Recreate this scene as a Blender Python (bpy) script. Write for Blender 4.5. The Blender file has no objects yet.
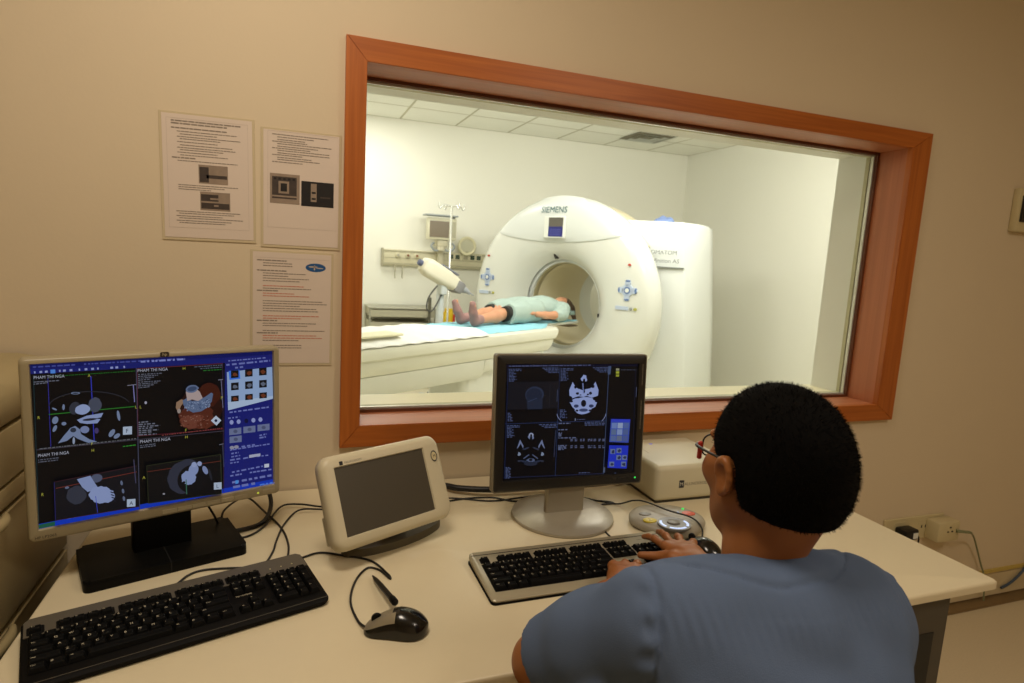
import bpy, bmesh, math, random
import numpy as np
from mathutils import Vector, Matrix, Euler
random.seed(7)
PI = math.pi
SC = bpy.context.scene
COL = SC.collection
R = math.radians

# ------------------------------------------------------------------ materials
def lin(c):
    out = []
    for v in c[:3]:
        v = v / 255.0
        out.append(v / 12.92 if v <= 0.04045 else ((v + 0.055) / 1.055) ** 2.4)
    return (out[0], out[1], out[2], 1.0)
MATS = {}
def mat(name, rgb, rough=0.5, metal=0.0, spec=0.5, bump=0.0, bscale=200.0, var=0.0, vscale=6.0, coat=0.0, emit=None, estr=1.0, sss=0.0):
    if name in MATS: return MATS[name]
    m = bpy.data.materials.new(name); m.use_nodes = True
    nt = m.node_tree; b = nt.nodes['Principled BSDF']
    b.inputs['Base Color'].default_value = lin(rgb)
    b.inputs['Roughness'].default_value = rough
    b.inputs['Metallic'].default_value = metal
    b.inputs['Specular IOR Level'].default_value = spec
    b.inputs['Coat Weight'].default_value = coat
    if sss: 
        b.inputs['Subsurface Weight'].default_value = sss
        b.inputs['Subsurface Radius'].default_value = (0.012, 0.005, 0.003)
        b.inputs['Subsurface Scale'].default_value = 1.0
    if emit is not None:
        b.inputs['Emission Color'].default_value = lin(emit)
        b.inputs['Emission Strength'].default_value = estr
    tc = nt.nodes.new('ShaderNodeTexCoord')
    if bump:
        n = nt.nodes.new('ShaderNodeTexNoise'); n.inputs['Scale'].default_value = bscale; n.inputs['Detail'].default_value = 3
        bp = nt.nodes.new('ShaderNodeBump'); bp.inputs['Strength'].default_value = bump; bp.inputs['Distance'].default_value = 0.002
        nt.links.new(tc.outputs['Object'], n.inputs['Vector']); nt.links.new(n.outputs['Fac'], bp.inputs['Height'])
        nt.links.new(bp.outputs['Normal'], b.inputs['Normal'])
    if var:
        n = nt.nodes.new('ShaderNodeTexNoise'); n.inputs['Scale'].default_value = vscale; n.inputs['Detail'].default_value = 4
        mx = nt.nodes.new('ShaderNodeMix'); mx.data_type = 'RGBA'
        c = lin(rgb)
        mx.inputs[6].default_value = tuple(max(0, x * (1 - var)) for x in c[:3]) + (1,)
        mx.inputs[7].default_value = tuple(min(1, x * (1 + var)) for x in c[:3]) + (1,)
        nt.links.new(tc.outputs['Object'], n.inputs['Vector']); nt.links.new(n.outputs['Fac'], mx.inputs[0])
        nt.links.new(mx.outputs[2], b.inputs['Base Color'])
    MATS[name] = m
    return m

def wood_mat(name, dark, light, axis, scale=1.0):
    m = bpy.data.materials.new(name); m.use_nodes = True
    nt = m.node_tree; b = nt.nodes['Principled BSDF']; b.inputs['Roughness'].default_value = 0.42
    tc = nt.nodes.new('ShaderNodeTexCoord'); mp = nt.nodes.new('ShaderNodeMapping')
    s = [70, 70, 70]; s[axis] = 2.5
    mp.inputs['Scale'].default_value = [v * scale for v in s]
    n = nt.nodes.new('ShaderNodeTexNoise'); n.inputs['Scale'].default_value = 1.0; n.inputs['Detail'].default_value = 5; n.inputs['Distortion'].default_value = 0.6
    cr = nt.nodes.new('ShaderNodeValToRGB')
    cr.color_ramp.elements[0].position = 0.3; cr.color_ramp.elements[0].color = lin(dark)
    cr.color_ramp.elements[1].position = 0.7; cr.color_ramp.elements[1].color = lin(light)
    nt.links.new(tc.outputs['Object'], mp.inputs['Vector']); nt.links.new(mp.outputs[0], n.inputs['Vector'])
    nt.links.new(n.outputs['Fac'], cr.inputs[0]); nt.links.new(cr.outputs[0], b.inputs['Base Color'])
    return m

def grid_mat(name, rgb, line, sp, x0, y0, lw, rough=0.7, var=0.04):
    """flat tiles with thin joints, laid out in the surface's own metres"""
    m = mat(name, rgb, rough, var=var, vscale=3.0); nt = m.node_tree; b = nt.nodes['Principled BSDF']
    src = b.inputs['Base Color'].links[0].from_socket
    tc = nt.nodes.new('ShaderNodeTexCoord'); sep = nt.nodes.new('ShaderNodeSeparateXYZ'); nt.links.new(tc.outputs['Object'], sep.inputs[0])
    outs = []
    for i, o in ((0, x0), (1, y0)):
        a = nt.nodes.new('ShaderNodeMath'); a.operation = 'SUBTRACT'; a.inputs[1].default_value = o - 100 * sp; nt.links.new(sep.outputs[i], a.inputs[0])
        q = nt.nodes.new('ShaderNodeMath'); q.operation = 'MODULO'; q.inputs[1].default_value = sp; nt.links.new(a.outputs[0], q.inputs[0])
        l = nt.nodes.new('ShaderNodeMath'); l.operation = 'LESS_THAN'; l.inputs[1].default_value = lw; nt.links.new(q.outputs[0], l.inputs[0])
        outs.append(l)
    mxx = nt.nodes.new('ShaderNodeMath'); mxx.operation = 'MAXIMUM'; nt.links.new(outs[0].outputs[0], mxx.inputs[0]); nt.links.new(outs[1].outputs[0], mxx.inputs[1])
    mx = nt.nodes.new('ShaderNodeMix'); mx.data_type = 'RGBA'; mx.inputs[7].default_value = lin(line)
    nt.links.new(mxx.outputs[0], mx.inputs[0]); nt.links.new(src, mx.inputs[6]); nt.links.new(mx.outputs[2], b.inputs['Base Color'])
    return m

def glow(name, rgb, strength=1.0):
    """the lit pixels of a screen or a small lamp"""
    if name in MATS: return MATS[name]
    m = bpy.data.materials.new(name); m.use_nodes = True
    b = m.node_tree.nodes['Principled BSDF']
    b.inputs['Base Color'].default_value = (0.004, 0.004, 0.005, 1); b.inputs['Roughness'].default_value = 0.35; b.inputs['Specular IOR Level'].default_value = 0.2
    b.inputs['Emission Color'].default_value = lin(rgb); b.inputs['Emission Strength'].default_value = strength * .66
    MATS[name] = m
    return m

def glass_mat(name, tint=(0.97, 0.985, 0.97), f0=1.45):
    m = bpy.data.materials.new(name); m.use_nodes = True; nt = m.node_tree; nt.nodes.clear()
    o = nt.nodes.new('ShaderNodeOutputMaterial'); mx = nt.nodes.new('ShaderNodeMixShader')
    t = nt.nodes.new('ShaderNodeBsdfTransparent'); t.inputs[0].default_value = tint + (1,)
    g = nt.nodes.new('ShaderNodeBsdfGlossy'); g.inputs['Roughness'].default_value = 0.02
    f = nt.nodes.new('ShaderNodeFresnel'); f.inputs['IOR'].default_value = f0
    ge = nt.nodes.new('ShaderNodeNewGeometry'); iv_ = nt.nodes.new('ShaderNodeMath'); iv_.operation = 'SUBTRACT'; iv_.inputs[0].default_value = 1.0
    mu = nt.nodes.new('ShaderNodeMath'); mu.operation = 'MULTIPLY'      # only the front side of each face mirrors, so no total reflection inside the sheet
    nt.links.new(ge.outputs['Backfacing'], iv_.inputs[1]); nt.links.new(iv_.outputs[0], mu.inputs[0]); nt.links.new(f.outputs[0], mu.inputs[1])
    nt.links.new(mu.outputs[0], mx.inputs[0]); nt.links.new(t.outputs[0], mx.inputs[1]); nt.links.new(g.outputs[0], mx.inputs[2]); nt.links.new(mx.outputs[0], o.inputs[0])
    return m

# ------------------------------------------------------------------ objects
def thing(name, label, cat, loc=(0, 0, 0), rot=(0, 0, 0), group=None, kind=None):
    o = bpy.data.objects.new(name, None); COL.objects.link(o)
    o.empty_display_size = 0.05
    o.location = loc; o.rotation_euler = rot if not isinstance(rot, (int, float)) else (0, 0, rot)
    if label: o['label'] = label
    if cat: o['category'] = cat
    if group: o['group'] = group
    if kind: o['kind'] = kind
    return o
def tag(o, label, cat, group=None):
    o['label'] = label; o['category'] = cat
    if group: o['group'] = group
    return o
def obj(name, bm, m, parent=None, smooth=None, label=None):
    me = bpy.data.meshes.new(name)
    bmesh.ops.recalc_face_normals(bm, faces=bm.faces[:])
    bm.to_mesh(me); bm.free()
    for mm in (m if isinstance(m, (list, tuple)) else [m]): me.materials.append(mm)
    if smooth is not None:
        me.polygons.foreach_set('use_smooth', [True] * len(me.polygons))
        if smooth < 180: me.set_sharp_from_angle(angle=R(smooth))
    o = bpy.data.objects.new(name, me); COL.objects.link(o)
    if parent is not None: o.parent = parent
    if label: o['label'] = label
    return o
def struct(name, bm, m, parent=None, **k):
    o = obj(name, bm, m, parent, **k)
    if parent is None: o['kind'] = 'structure'
    return o

# ------------------------------------------------------------------ shapes
def M4(loc=(0, 0, 0), rot=(0, 0, 0)):
    return Matrix.Translation(loc) @ Euler(rot).to_matrix().to_4x4()
def add_box(bm, x0, x1, y0, y1, z0, z1, bev=0.0, seg=2, mi=0, mtx=None):
    g = bmesh.ops.create_cube(bm, size=1.0)
    vs = g['verts']
    for v in vs:
        v.co = Vector(((x0 + x1) / 2 + v.co.x * (x1 - x0), (y0 + y1) / 2 + v.co.y * (y1 - y0), (z0 + z1) / 2 + v.co.z * (z1 - z0)))
    fs = list({f for v in vs for f in v.link_faces})
    for f in fs: f.material_index = mi
    if bev:
        es = list({e for v in vs for e in v.link_edges})
        r = bmesh.ops.bevel(bm, geom=es, offset=bev, segments=seg, profile=0.5, affect='EDGES', clamp_overlap=True)
        vs = list({v for f in r['faces'] for v in f.verts} | {v for v in vs if v.is_valid})
        for v in vs:
            for f in v.link_faces: f.material_index = mi
    if mtx is not None: bmesh.ops.transform(bm, matrix=mtx, verts=vs)
    return vs
def bx(*a, **k):
    bm = bmesh.new(); add_box(bm, *a, **k); return bm
def add_prism(bm, pts, z0, z1, mi=0, mtx=None, bev=0.0, seg=2):
    """polygon in XY extruded along Z"""
    b = [bm.verts.new((p[0], p[1], z0)) for p in pts]; t = [bm.verts.new((p[0], p[1], z1)) for p in pts]
    n = len(pts); fs = []
    fs.append(bm.faces.new(list(reversed(b)))); top = bm.faces.new(t); fs.append(top)
    for i in range(n):
        fs.append(bm.faces.new((b[i], b[(i + 1) % n], t[(i + 1) % n], t[i])))
    for f in fs: f.material_index = mi
    vs = b + t
    if bev:
        es = [e for e in top.edges]
        r = bmesh.ops.bevel(bm, geom=es, offset=bev, segments=seg, profile=0.5, affect='EDGES', clamp_overlap=True)
        vs = [v for v in b if v.is_valid] + [v for v in t if v.is_valid] + [v for f in r['faces'] for v in f.verts]
        vs = list(set(vs))
        for v in vs:
            for f in v.link_faces: f.material_index = mi
    if mtx is not None: bmesh.ops.transform(bm, matrix=mtx, verts=vs)
    return vs
def rrect(w, h, r, n=5, cx=0, cy=0):
    pts = []
    for sx, sy, a0 in ((1, 1, 0), (-1, 1, 90), (-1, -1, 180), (1, -1, 270)):
        for k in range(n + 1):
            a = R(a0 + 90 * k / n)
            pts.append((cx + sx * (w / 2 - r) + r * math.cos(a), cy + sy * (h / 2 - r) + r * math.sin(a)))
    return pts
def ellipse(rx, ry, n=24, cx=0, cy=0, a0=0, a1=360):
    full = abs(a1 - a0) >= 360
    return [(cx + rx * math.cos(R(a0 + (a1 - a0) * k / (n if full else n - 1))), cy + ry * math.sin(R(a0 + (a1 - a0) * k / (n if full else n - 1)))) for k in range(n)]
def add_lathe(bm, prof, n=32, mi=0, mtx=None, cap=True):
    """profile of (r, z) about Z"""
    rings = []; vs = []
    for r, z in prof:
        if r < 1e-6:
            v = bm.verts.new((0, 0, z)); rings.append([v]); vs.append(v)
        else:
            ring = [bm.verts.new((r * math.cos(2 * PI * k / n), r * math.sin(2 * PI * k / n), z)) for k in range(n)]
            rings.append(ring); vs += ring
    fs = []
    for a, b in zip(rings, rings[1:]):
        for k in range(n):
            k2 = (k + 1) % n
            if len(a) == 1 and len(b) == 1: continue
            if len(a) == 1: fs.append(bm.faces.new((a[0], b[k2], b[k])))
            elif len(b) == 1: fs.append(bm.faces.new((a[k], a[k2], b[0])))
            else: fs.append(bm.faces.new((a[k], a[k2], b[k2], b[k])))
    if cap:
        if len(rings[0]) > 1: fs.append(bm.faces.new(list(reversed(rings[0]))))
        if len(rings[-1]) > 1: fs.append(bm.faces.new(rings[-1]))
    for f in fs: f.material_index = mi
    if mtx is not None: bmesh.ops.transform(bm, matrix=mtx, verts=vs)
    return vs
def lathe(prof, n=32, mtx=None, cap=True):
    bm = bmesh.new(); add_lathe(bm, prof, n, 0, mtx, cap); return bm
def add_tube(bm, pts, r, n=8, mi=0, smooth=6):
    """round bar through points; r a number or a list"""
    P = [Vector(p) for p in pts]
    rr = r if isinstance(r, (list, tuple)) else [r] * len(P)
    if smooth and len(P) > 2:
        Q = []; S = []
        for i in range(len(P) - 1):
            p0 = P[max(i - 1, 0)]; p1 = P[i]; p2 = P[i + 1]; p3 = P[min(i + 2, len(P) - 1)]
            for k in range(smooth):
                t = k / smooth
                Q.append(0.5 * ((2 * p1) + (p2 - p0) * t + (2 * p0 - 5 * p1 + 4 * p2 - p3) * t * t + (3 * p1 - p0 - 3 * p2 + p3) * t ** 3))
                S.append(rr[i] * (1 - t) + rr[i + 1] * t)
        Q.append(P[-1]); S.append(rr[-1]); P = Q; rr = S
    rings = []; up = None
    for i, p in enumerate(P):
        d = (P[min(i + 1, len(P) - 1)] - P[max(i - 1, 0)])
        if d.length < 1e-9: d = Vector((0, 0, 1))
        d.normalize()
        if up is None:
            up = Vector((0, 0, 1)) if abs(d.z) < 0.9 else Vector((1, 0, 0))
        s = d.cross(up)
        if s.length < 1e-4: s = d.cross(Vector((1, 0.3, 0.2)))
        s.normalize(); up = s.cross(d).normalized()
        rings.append([bm.verts.new(p + rr[i] * (math.cos(2 * PI * k / n) * s + math.sin(2 * PI * k / n) * up)) for k in range(n)])
    for a, b in zip(rings, rings[1:]):
        for k in range(n):
            f = bm.faces.new((a[k], a[(k + 1) % n], b[(k + 1) % n], b[k])); f.material_index = mi
    f = bm.faces.new(list(reversed(rings[0]))); f.material_index = mi
    f = bm.faces.new(rings[-1]); f.material_index = mi
def tube(pts, r, n=8, smooth=6):
    bm = bmesh.new(); add_tube(bm, pts, r, n, 0, smooth); return bm
def add_poly(bm, pts, mi=0, mtx=None, z=0.0):
    vs = [bm.verts.new((p[0], p[1], z)) for p in pts]
    f = bm.faces.new(vs); f.material_index = mi
    if mtx is not None: bmesh.ops.transform(bm, matrix=mtx, verts=vs)
    return f
_txt = {}
def add_text(bm, s, size, mtx, mi=0, extrude=0.0, align='LEFT'):
    key = (s, extrude, align)
    if key not in _txt:
        cu = bpy.data.curves.new('t', 'FONT'); cu.body = s; cu.size = 1.0; cu.extrude = extrude; cu.align_x = align; cu.resolution_u = 3
        o = bpy.data.objects.new('t', cu); COL.objects.link(o)
        dg = bpy.context.evaluated_depsgraph_get(); dg.update()
        me = bpy.data.meshes.new_from_object(o.evaluated_get(dg))
        bpy.data.objects.remove(o); bpy.data.curves.remove(cu)
        _txt[key] = ([tuple(v.co) for v in me.vertices], [tuple(p.vertices) for p in me.polygons])
        bpy.data.meshes.remove(me)
    V, F = _txt[key]
    S = mtx @ Matrix.Diagonal((size, size, size, 1))
    vs = [bm.verts.new(S @ Vector(v)) for v in V]
    for f in F:
        try:
            g = bm.faces.new([vs[i] for i in f]); g.material_index = mi
        except ValueError: pass
def add_fake_line(bm, x, y, w, h, mtx, mi=0, z=0.0, seed=None, gap=0.35):
    """a row of tiny illegible words"""
    rng = random.Random(seed if seed is not None else hash((round(x, 4), round(y, 4))) & 0xffff)
    p = 0.0
    while p < w:
        l = min(w - p, h * rng.uniform(1.6, 5.5))
        add_poly(bm, [(x + p, y), (x + p + l, y), (x + p + l, y + h), (x + p, y + h)], mi, mtx, z)
        p += l + h * gap * rng.uniform(0.8, 1.6)

# ------------------------------------------------------------------ implicit surfaces (numpy) for bodies and cloth
class SDF:
    def __init__(s, lo, hi, h):
        s.lo = np.array(lo, float); s.h = h
        s.n = np.ceil((np.array(hi, float) - s.lo) / h).astype(int) + 1
        s.d = np.full(tuple(s.n), 0.08, np.float32)
    def sub(s, lo, hi, pad):
        a = np.clip(np.floor((np.array(lo) - pad - s.lo) / s.h).astype(int), 0, s.n)
        b = np.clip(np.ceil((np.array(hi) + pad - s.lo) / s.h).astype(int) + 1, 0, s.n)
        if np.any(b <= a): return None, None
        ax = [(s.lo[i] + s.h * np.arange(a[i], b[i])).astype(np.float32) for i in range(3)]
        X, Y, Z = np.meshgrid(*ax, indexing='ij', sparse=True)
        return (slice(a[0], b[0]), slice(a[1], b[1]), slice(a[2], b[2])), (X, Y, Z)
    def merge(s, sl, f, k, op='u'):
        d = s.d[sl]
        if op == 'u':
            if k > 0:
                hh = np.clip(0.5 + 0.5 * (d - f) / k, 0, 1); r = d * (1 - hh) + f * hh - k * hh * (1 - hh)
            else: r = np.minimum(d, f)
        else:
            g = -f
            if k > 0:
                hh = np.clip(0.5 - 0.5 * (d - g) / k, 0, 1); r = d * (1 - hh) + g * hh + k * hh * (1 - hh)
            else: r = np.maximum(d, g)
        s.d[sl] = r
    def cap(s, p, q, r0, r1=None, k=0.01, op='u', flat=None):
        r1 = r0 if r1 is None else r1
        p = np.array(p, np.float32); q = np.array(q, np.float32)
        pad = max(r0, r1) + k + 2 * s.h
        sl, g = s.sub(np.minimum(p, q), np.maximum(p, q), pad)
        if sl is None: return
        X, Y, Z = g; v = q - p; L = float(v @ v) + 1e-12
        t = np.clip(((X - p[0]) * v[0] + (Y - p[1]) * v[1] + (Z - p[2]) * v[2]) / L, 0, 1)
        dx, dy, dz = X - p[0] - t * v[0], Y - p[1] - t * v[1], Z - p[2] - t * v[2]
        if flat is not None:   # squash: (unit vector, factor) makes the section elliptical
            u = np.array(flat[0], np.float32); u /= np.linalg.norm(u); fc = flat[1]
            w = dx * u[0] + dy * u[1] + dz * u[2]; e = (1.0 / fc - 1.0) * w
            dx, dy, dz = dx + e * u[0], dy + e * u[1], dz + e * u[2]
        f = np.sqrt(dx * dx + dy * dy + dz * dz) - (r0 + (r1 - r0) * t)
        s.merge(sl, f.astype(np.float32), k, op)
    def chain(s, pts, rs, k=0.01, **kw):
        for i in range(len(pts) - 1): s.cap(pts[i], pts[i + 1], rs[i], rs[i + 1], k, **kw)
    def ell(s, c, r, rot=(0, 0, 0), k=0.01, op='u', mtx=None):
        c = np.array(c, np.float32); r = np.array(r, np.float32)
        sl, g = s.sub(c - r.max(), c + r.max(), k + 2 * s.h)
        if sl is None: return
        X, Y, Z = g[0] - c[0], g[1] - c[1], g[2] - c[2]
        Rm = np.array(mtx if mtx is not None else Euler(rot).to_matrix(), np.float32).T
        x = Rm[0, 0] * X + Rm[0, 1] * Y + Rm[0, 2] * Z; y = Rm[1, 0] * X + Rm[1, 1] * Y + Rm[1, 2] * Z; z = Rm[2, 0] * X + Rm[2, 1] * Y + Rm[2, 2] * Z
        k0 = np.sqrt((x / r[0]) ** 2 + (y / r[1]) ** 2 + (z / r[2]) ** 2) + 1e-6
        k1 = np.sqrt((x / r[0] ** 2) ** 2 + (y / r[1] ** 2) ** 2 + (z / r[2] ** 2) ** 2) + 1e-6
        s.merge(sl, (k0 * (k0 - 1) / k1).astype(np.float32), k, op)
    def field(s, fn):
        """d = fn(d, X, Y, Z) on the whole grid"""
        ax = [(s.lo[i] + s.h * np.arange(s.n[i])).astype(np.float32) for i in range(3)]
        X, Y, Z = np.meshgrid(*ax, indexing='ij', sparse=True)
        s.d = fn(s.d, X, Y, Z).astype(np.float32)
    def plane_cut(s, p, n, k=0.0, box=None):
        """remove the side the normal points to; box=(lo,hi) limits it"""
        n = np.array(n, float); n /= np.linalg.norm(n)
        ax = [(s.lo[i] + s.h * np.arange(s.n[i])).astype(np.float32) for i in range(3)]
        if box is None: sl = (slice(None),) * 3
        else:
            a = np.clip(np.floor((np.array(box[0]) - s.lo) / s.h).astype(int), 0, s.n); b = np.clip(np.ceil((np.array(box[1]) - s.lo) / s.h).astype(int), 0, s.n)
            sl = tuple(slice(a[i], b[i]) for i in range(3))
        X, Y, Z = np.meshgrid(ax[0][sl[0]], ax[1][sl[1]], ax[2][sl[2]], indexing='ij', sparse=True)
        f = (X - p[0]) * n[0] + (Y - p[1]) * n[1] + (Z - p[2]) * n[2]
        s.d[sl] = np.maximum(s.d[sl], f)
    def mesh(s):
        d = s.d; ins = d < 0
        c = np.zeros(tuple(s.n - 1), np.int8)
        for i in (0, 1):
            for j in (0, 1):
                for k in (0, 1):
                    c += ins[i:s.n[0] - 1 + i, j:s.n[1] - 1 + j, k:s.n[2] - 1 + k]
        cells = np.argwhere((c > 0) & (c < 8))
        idx = -np.ones(tuple(s.n - 1), np.int32); idx[tuple(cells.T)] = np.arange(len(cells))
        acc = np.zeros((len(cells), 3)); cnt = np.zeros(len(cells))
        corners = [(i, j, k) for i in (0, 1) for j in (0, 1) for k in (0, 1)]
        for a in corners:
            for ax in range(3):
                if a[ax]: continue
                b = list(a); b[ax] = 1
                da = d[cells[:, 0] + a[0], cells[:, 1] + a[1], cells[:, 2] + a[2]]
                db = d[cells[:, 0] + b[0], cells[:, 1] + b[1], cells[:, 2] + b[2]]
                m = (da < 0) != (db < 0)
                t = np.where(m, da / np.where(m, da - db, 1), 0)
                p = np.zeros((len(cells), 3)) + np.array(a); p[:, ax] += t
                acc[m] += p[m]; cnt[m] += 1
        V = s.lo + s.h * (cells + acc / cnt[:, None])
        F = []
        for ax in range(3):
            o = [i for i in range(3) if i != ax]
            sl0 = [slice(1, s.n[i] - 1) for i in range(3)]; sl1 = list(sl0)
            sl0[ax] = slice(0, s.n[ax] - 1); sl1[ax] = slice(1, s.n[ax])
            A = ins[tuple(sl0)]; B = ins[tuple(sl1)]
            e = np.argwhere(A != B); off = np.array([1, 1, 1]); off[ax] = 0
            e2 = e + off
            flip = A[tuple(e.T)]
            def at(da, db):
                q = e2.copy(); q[:, o[0]] -= da; q[:, o[1]] -= db
                return idx[tuple(q.T)]
            q = np.stack([at(1, 1), at(0, 1), at(0, 0), at(1, 0)], 1)
            if ax == 1: flip = ~flip
            q[~flip] = q[~flip][:, ::-1]
            F.append(q)
        F = np.concatenate(F); F = F[(F >= 0).all(1)]
        return V, F
    def obj(s, name, m, parent=None, relax=1):
        V, F = s.mesh()
        for _ in range(relax):       # one or two rounds of plain smoothing
            acc = np.zeros_like(V); cnt = np.zeros(len(V))
            for a, b in ((0, 1), (1, 2), (2, 3), (3, 0)):
                np.add.at(acc, F[:, a], V[F[:, b]]); np.add.at(acc, F[:, b], V[F[:, a]])
                np.add.at(cnt, F[:, a], 1); np.add.at(cnt, F[:, b], 1)
            V = 0.5 * V + 0.5 * acc / np.maximum(cnt, 1)[:, None]
        if parent is not None:
            Mi = np.array(parent_matrix(parent).inverted()); V = V @ Mi[:3, :3].T + Mi[:3, 3]
        me = bpy.data.meshes.new(name)
        me.from_pydata(V.tolist(), [], F.tolist()); me.update()
        for mm in (m if isinstance(m, (list, tuple)) else [m]): me.materials.append(mm)
        me.polygons.foreach_set('use_smooth', [True] * len(me.polygons))
        o = bpy.data.objects.new(name, me); COL.objects.link(o)
        if parent is not None: o.parent = parent
        return o
def parent_matrix(o):
    return Matrix.Translation(o.location) @ o.rotation_euler.to_matrix().to_4x4()
# ================================================================== camera (21.5 mm on full frame, slightly rolled, looking down)
f_px = 611.0
vx = Vector((1697, 10, f_px)).normalized()
down = Vector((-246, 4360, f_px)); down = (down - vx * vx.dot(down)).normalized()
vy = (-down).cross(vx).normalized()
if vy.z < 0: vy = -vy
rows = (vx, vy, -down)                     # world axes seen from the camera (x right, y down, z forward)
cr = Vector([r.x for r in rows]); cd = Vector([r.y for r in rows]); cf = Vector([r.z for r in rows])
cam = bpy.data.cameras.new('camera'); cam.sensor_width = 36; cam.lens = f_px / 1024 * 36
co = bpy.data.objects.new('camera', cam); COL.objects.link(co)
co.matrix_world = Matrix(((cr.x, -cd.x, -cf.x, 0), (cr.y, -cd.y, -cf.y, -1.68), (cr.z, -cd.z, -cf.z, 1.41), (0, 0, 0, 1)))
cam.clip_start = 0.02
SC.camera = co
cam.dof.use_dof = True; cam.dof.focus_distance = 1.2; cam.dof.aperture_fstop = 8.0

# ================================================================== the control room shell
WALLC = (220, 203, 172)
m_wall = mat('wall paint', WALLC, 0.75, bump=0.12, bscale=90, var=0.03, vscale=2)
m_skirt = mat('skirting vinyl', (205, 188, 150), 0.6, var=0.05)
m_strip = mat('brown joint strip', (128, 104, 66), 0.6, var=0.08, vscale=20)
m_yel = mat('yellow sealing strip', (200, 176, 92), 0.5)
m_floor = mat('speckled vinyl floor', (216, 200, 166), 0.45, var=0.10, vscale=160)
m_ceil = mat('ceiling board', (232, 226, 210), 0.8, var=0.02)
m_ctwall = mat('scan room paint', (238, 237, 224), 0.6, bump=0.05, bscale=60, var=0.02, vscale=1.5)
m_ctfloor = mat('scan room floor', (222, 214, 186), 0.4, var=0.05, vscale=90)
m_tiles = grid_mat('ceiling tiles', (250, 250, 240), (196, 192, 168), 0.613, 0.455, 5.2 - 0.02, 0.022)
m_white = mat('white painted reveal', (232, 234, 226), 0.45)
m_steel = mat('bright steel bead', (212, 212, 200), 0.25, metal=0.4)

def wall_frame(x0, x1, z0, z1, hx0, hx1, hz0, hz1, y0, y1):
    """a wall with one opening, as a single closed mesh"""
    bm = bmesh.new()
    O = [(x0, z0), (x1, z0), (x1, z1), (x0, z1)]; I = [(hx0, hz0), (hx1, hz0), (hx1, hz1), (hx0, hz1)]
    v = {}
    for s, y in (('f', y0), ('b', y1)):
        v[s + 'o'] = [bm.verts.new((p[0], y, p[1])) for p in O]; v[s + 'i'] = [bm.verts.new((p[0], y, p[1])) for p in I]
    for k in range(4):
        j = (k + 1) % 4
        bm.faces.new((v['fo'][k], v['fo'][j], v['fi'][j], v['fi'][k])); bm.faces.new((v['bo'][k], v['bi'][k], v['bi'][j], v['bo'][j]))
        bm.faces.new((v['fi'][k], v['fi'][j], v['bi'][j], v['bi'][k])); bm.faces.new((v['fo'][k], v['bo'][k], v['bo'][j], v['fo'][j]))
    return bm
HX0, HX1, HZ0, HZ1 = 0.155, 2.110, 0.908, 1.893       # rough opening
bmw = wall_frame(-2.2, 5.0, 0, 3.0, HX0, HX1, HZ0, HZ1, 0.0, 0.30)
wf = struct('wall_front', bmw, [m_wall, m_ctwall])
for p in wf.data.polygons:
    if p.center.y > 0.29: p.material_index = 1
struct('floor', bx(-2.2, 5.0, -3.6, 5.4, -0.1, 0.0), m_floor)
struct('ceiling', bx(-2.2, 5.0, -3.6, 0.0, 2.7, 2.8), m_ceil)
struct('wall_left', bx(-2.3, -2.2, -3.6, 5.4, 0, 3.0), m_wall)
struct('wall_right', bx(4.3, 4.4, -3.6, 0.0, 0, 2.8), m_wall)
struct('wall_back', bx(-2.2, 5.0, -3.7, -3.6, 0, 2.8), m_wall)
# scan room
struct('wall_far', bx(-2.2, 5.0, 5.2, 5.3, 0, 3.0), m_ctwall)
struct('wall_far_right', bx(4.76, 4.86, 0.3, 5.3, 0, 3.0), m_ctwall)
struct('wall_far_left', bx(-1.3, -1.2, 0.3, 5.3, 0, 3.0), m_ctwall)
struct('floor_far', bx(-1.2, 4.76, 0.3, 5.2, -0.02, 0.004), m_ctfloor)
struct('ceiling_far', bx(-1.2, 4.76, 3.45, 5.2, 2.8, 2.86), m_tiles)
struct('ceiling_near', bx(-1.2, 4.76, 0.3, 3.45, 2.79, 2.86), m_ctwall)
# skirting of the control room
bm = bmesh.new()
prof = [(0, 0.022), (-0.012, 0.022), (-0.008, 0.045), (-0.005, 0.12), (0, 0.12)]
add_prism(bm, [(p[0], p[1]) for p in prof], -2.2, 4.3, mtx=Matrix(((0, 0, 1, 0), (1, 0, 0, 0), (0, 1, 0, 0), (0, 0, 0, 1))))
struct('baseboard_front', bm, m_skirt)
struct('trim_1', bx(-2.2, 4.3, -0.008, 0.0, 0.128, 0.143), m_yel)
struct('trim_2', bx(-2.2, 4.3, -0.055, 0.0, 0.0, 0.012), m_strip)

# ================================================================== the observation window
win = thing('window_1', 'wide observation window in an orange wood frame looking into the scan room', None, (0, 0, 0), kind='structure')
m_wh = wood_mat('cherry wood across', (162, 84, 24), (190, 107, 38), 0); m_wv = wood_mat('cherry wood upright', (162, 84, 24), (190, 107, 38), 2)
m_lin = wood_mat('cherry lining across', (172, 104, 66), (190, 118, 78), 0, 0.6); m_linv = wood_mat('cherry lining upright', (172, 104, 66), (190, 118, 78), 2, 0.6)
OX0, OX1, OZ0, OZ1 = 0.123, 2.179, 0.867, 1.931; IX0, IX1, IZ0, IZ1 = 0.175, 2.091, 0.928, 1.873; YF, YG = -0.022, 0.125
def mitre(pts, y0, y1):
    bm = bmesh.new(); f = [bm.verts.new((p[0], y0, p[1])) for p in pts]; b = [bm.verts.new((p[0], y1, p[1])) for p in pts]
    bm.faces.new(f); bm.faces.new(list(reversed(b)))
    for k in range(4): bm.faces.new((f[k], b[k], b[(k + 1) % 4], f[(k + 1) % 4]))
    es = [e for e in bm.edges if all(abs(v.co.y - y0) < 1e-6 for v in e.verts)]
    bmesh.ops.bevel(bm, geom=es, offset=0.0015, segments=2, affect='EDGES')
    return bm
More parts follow.
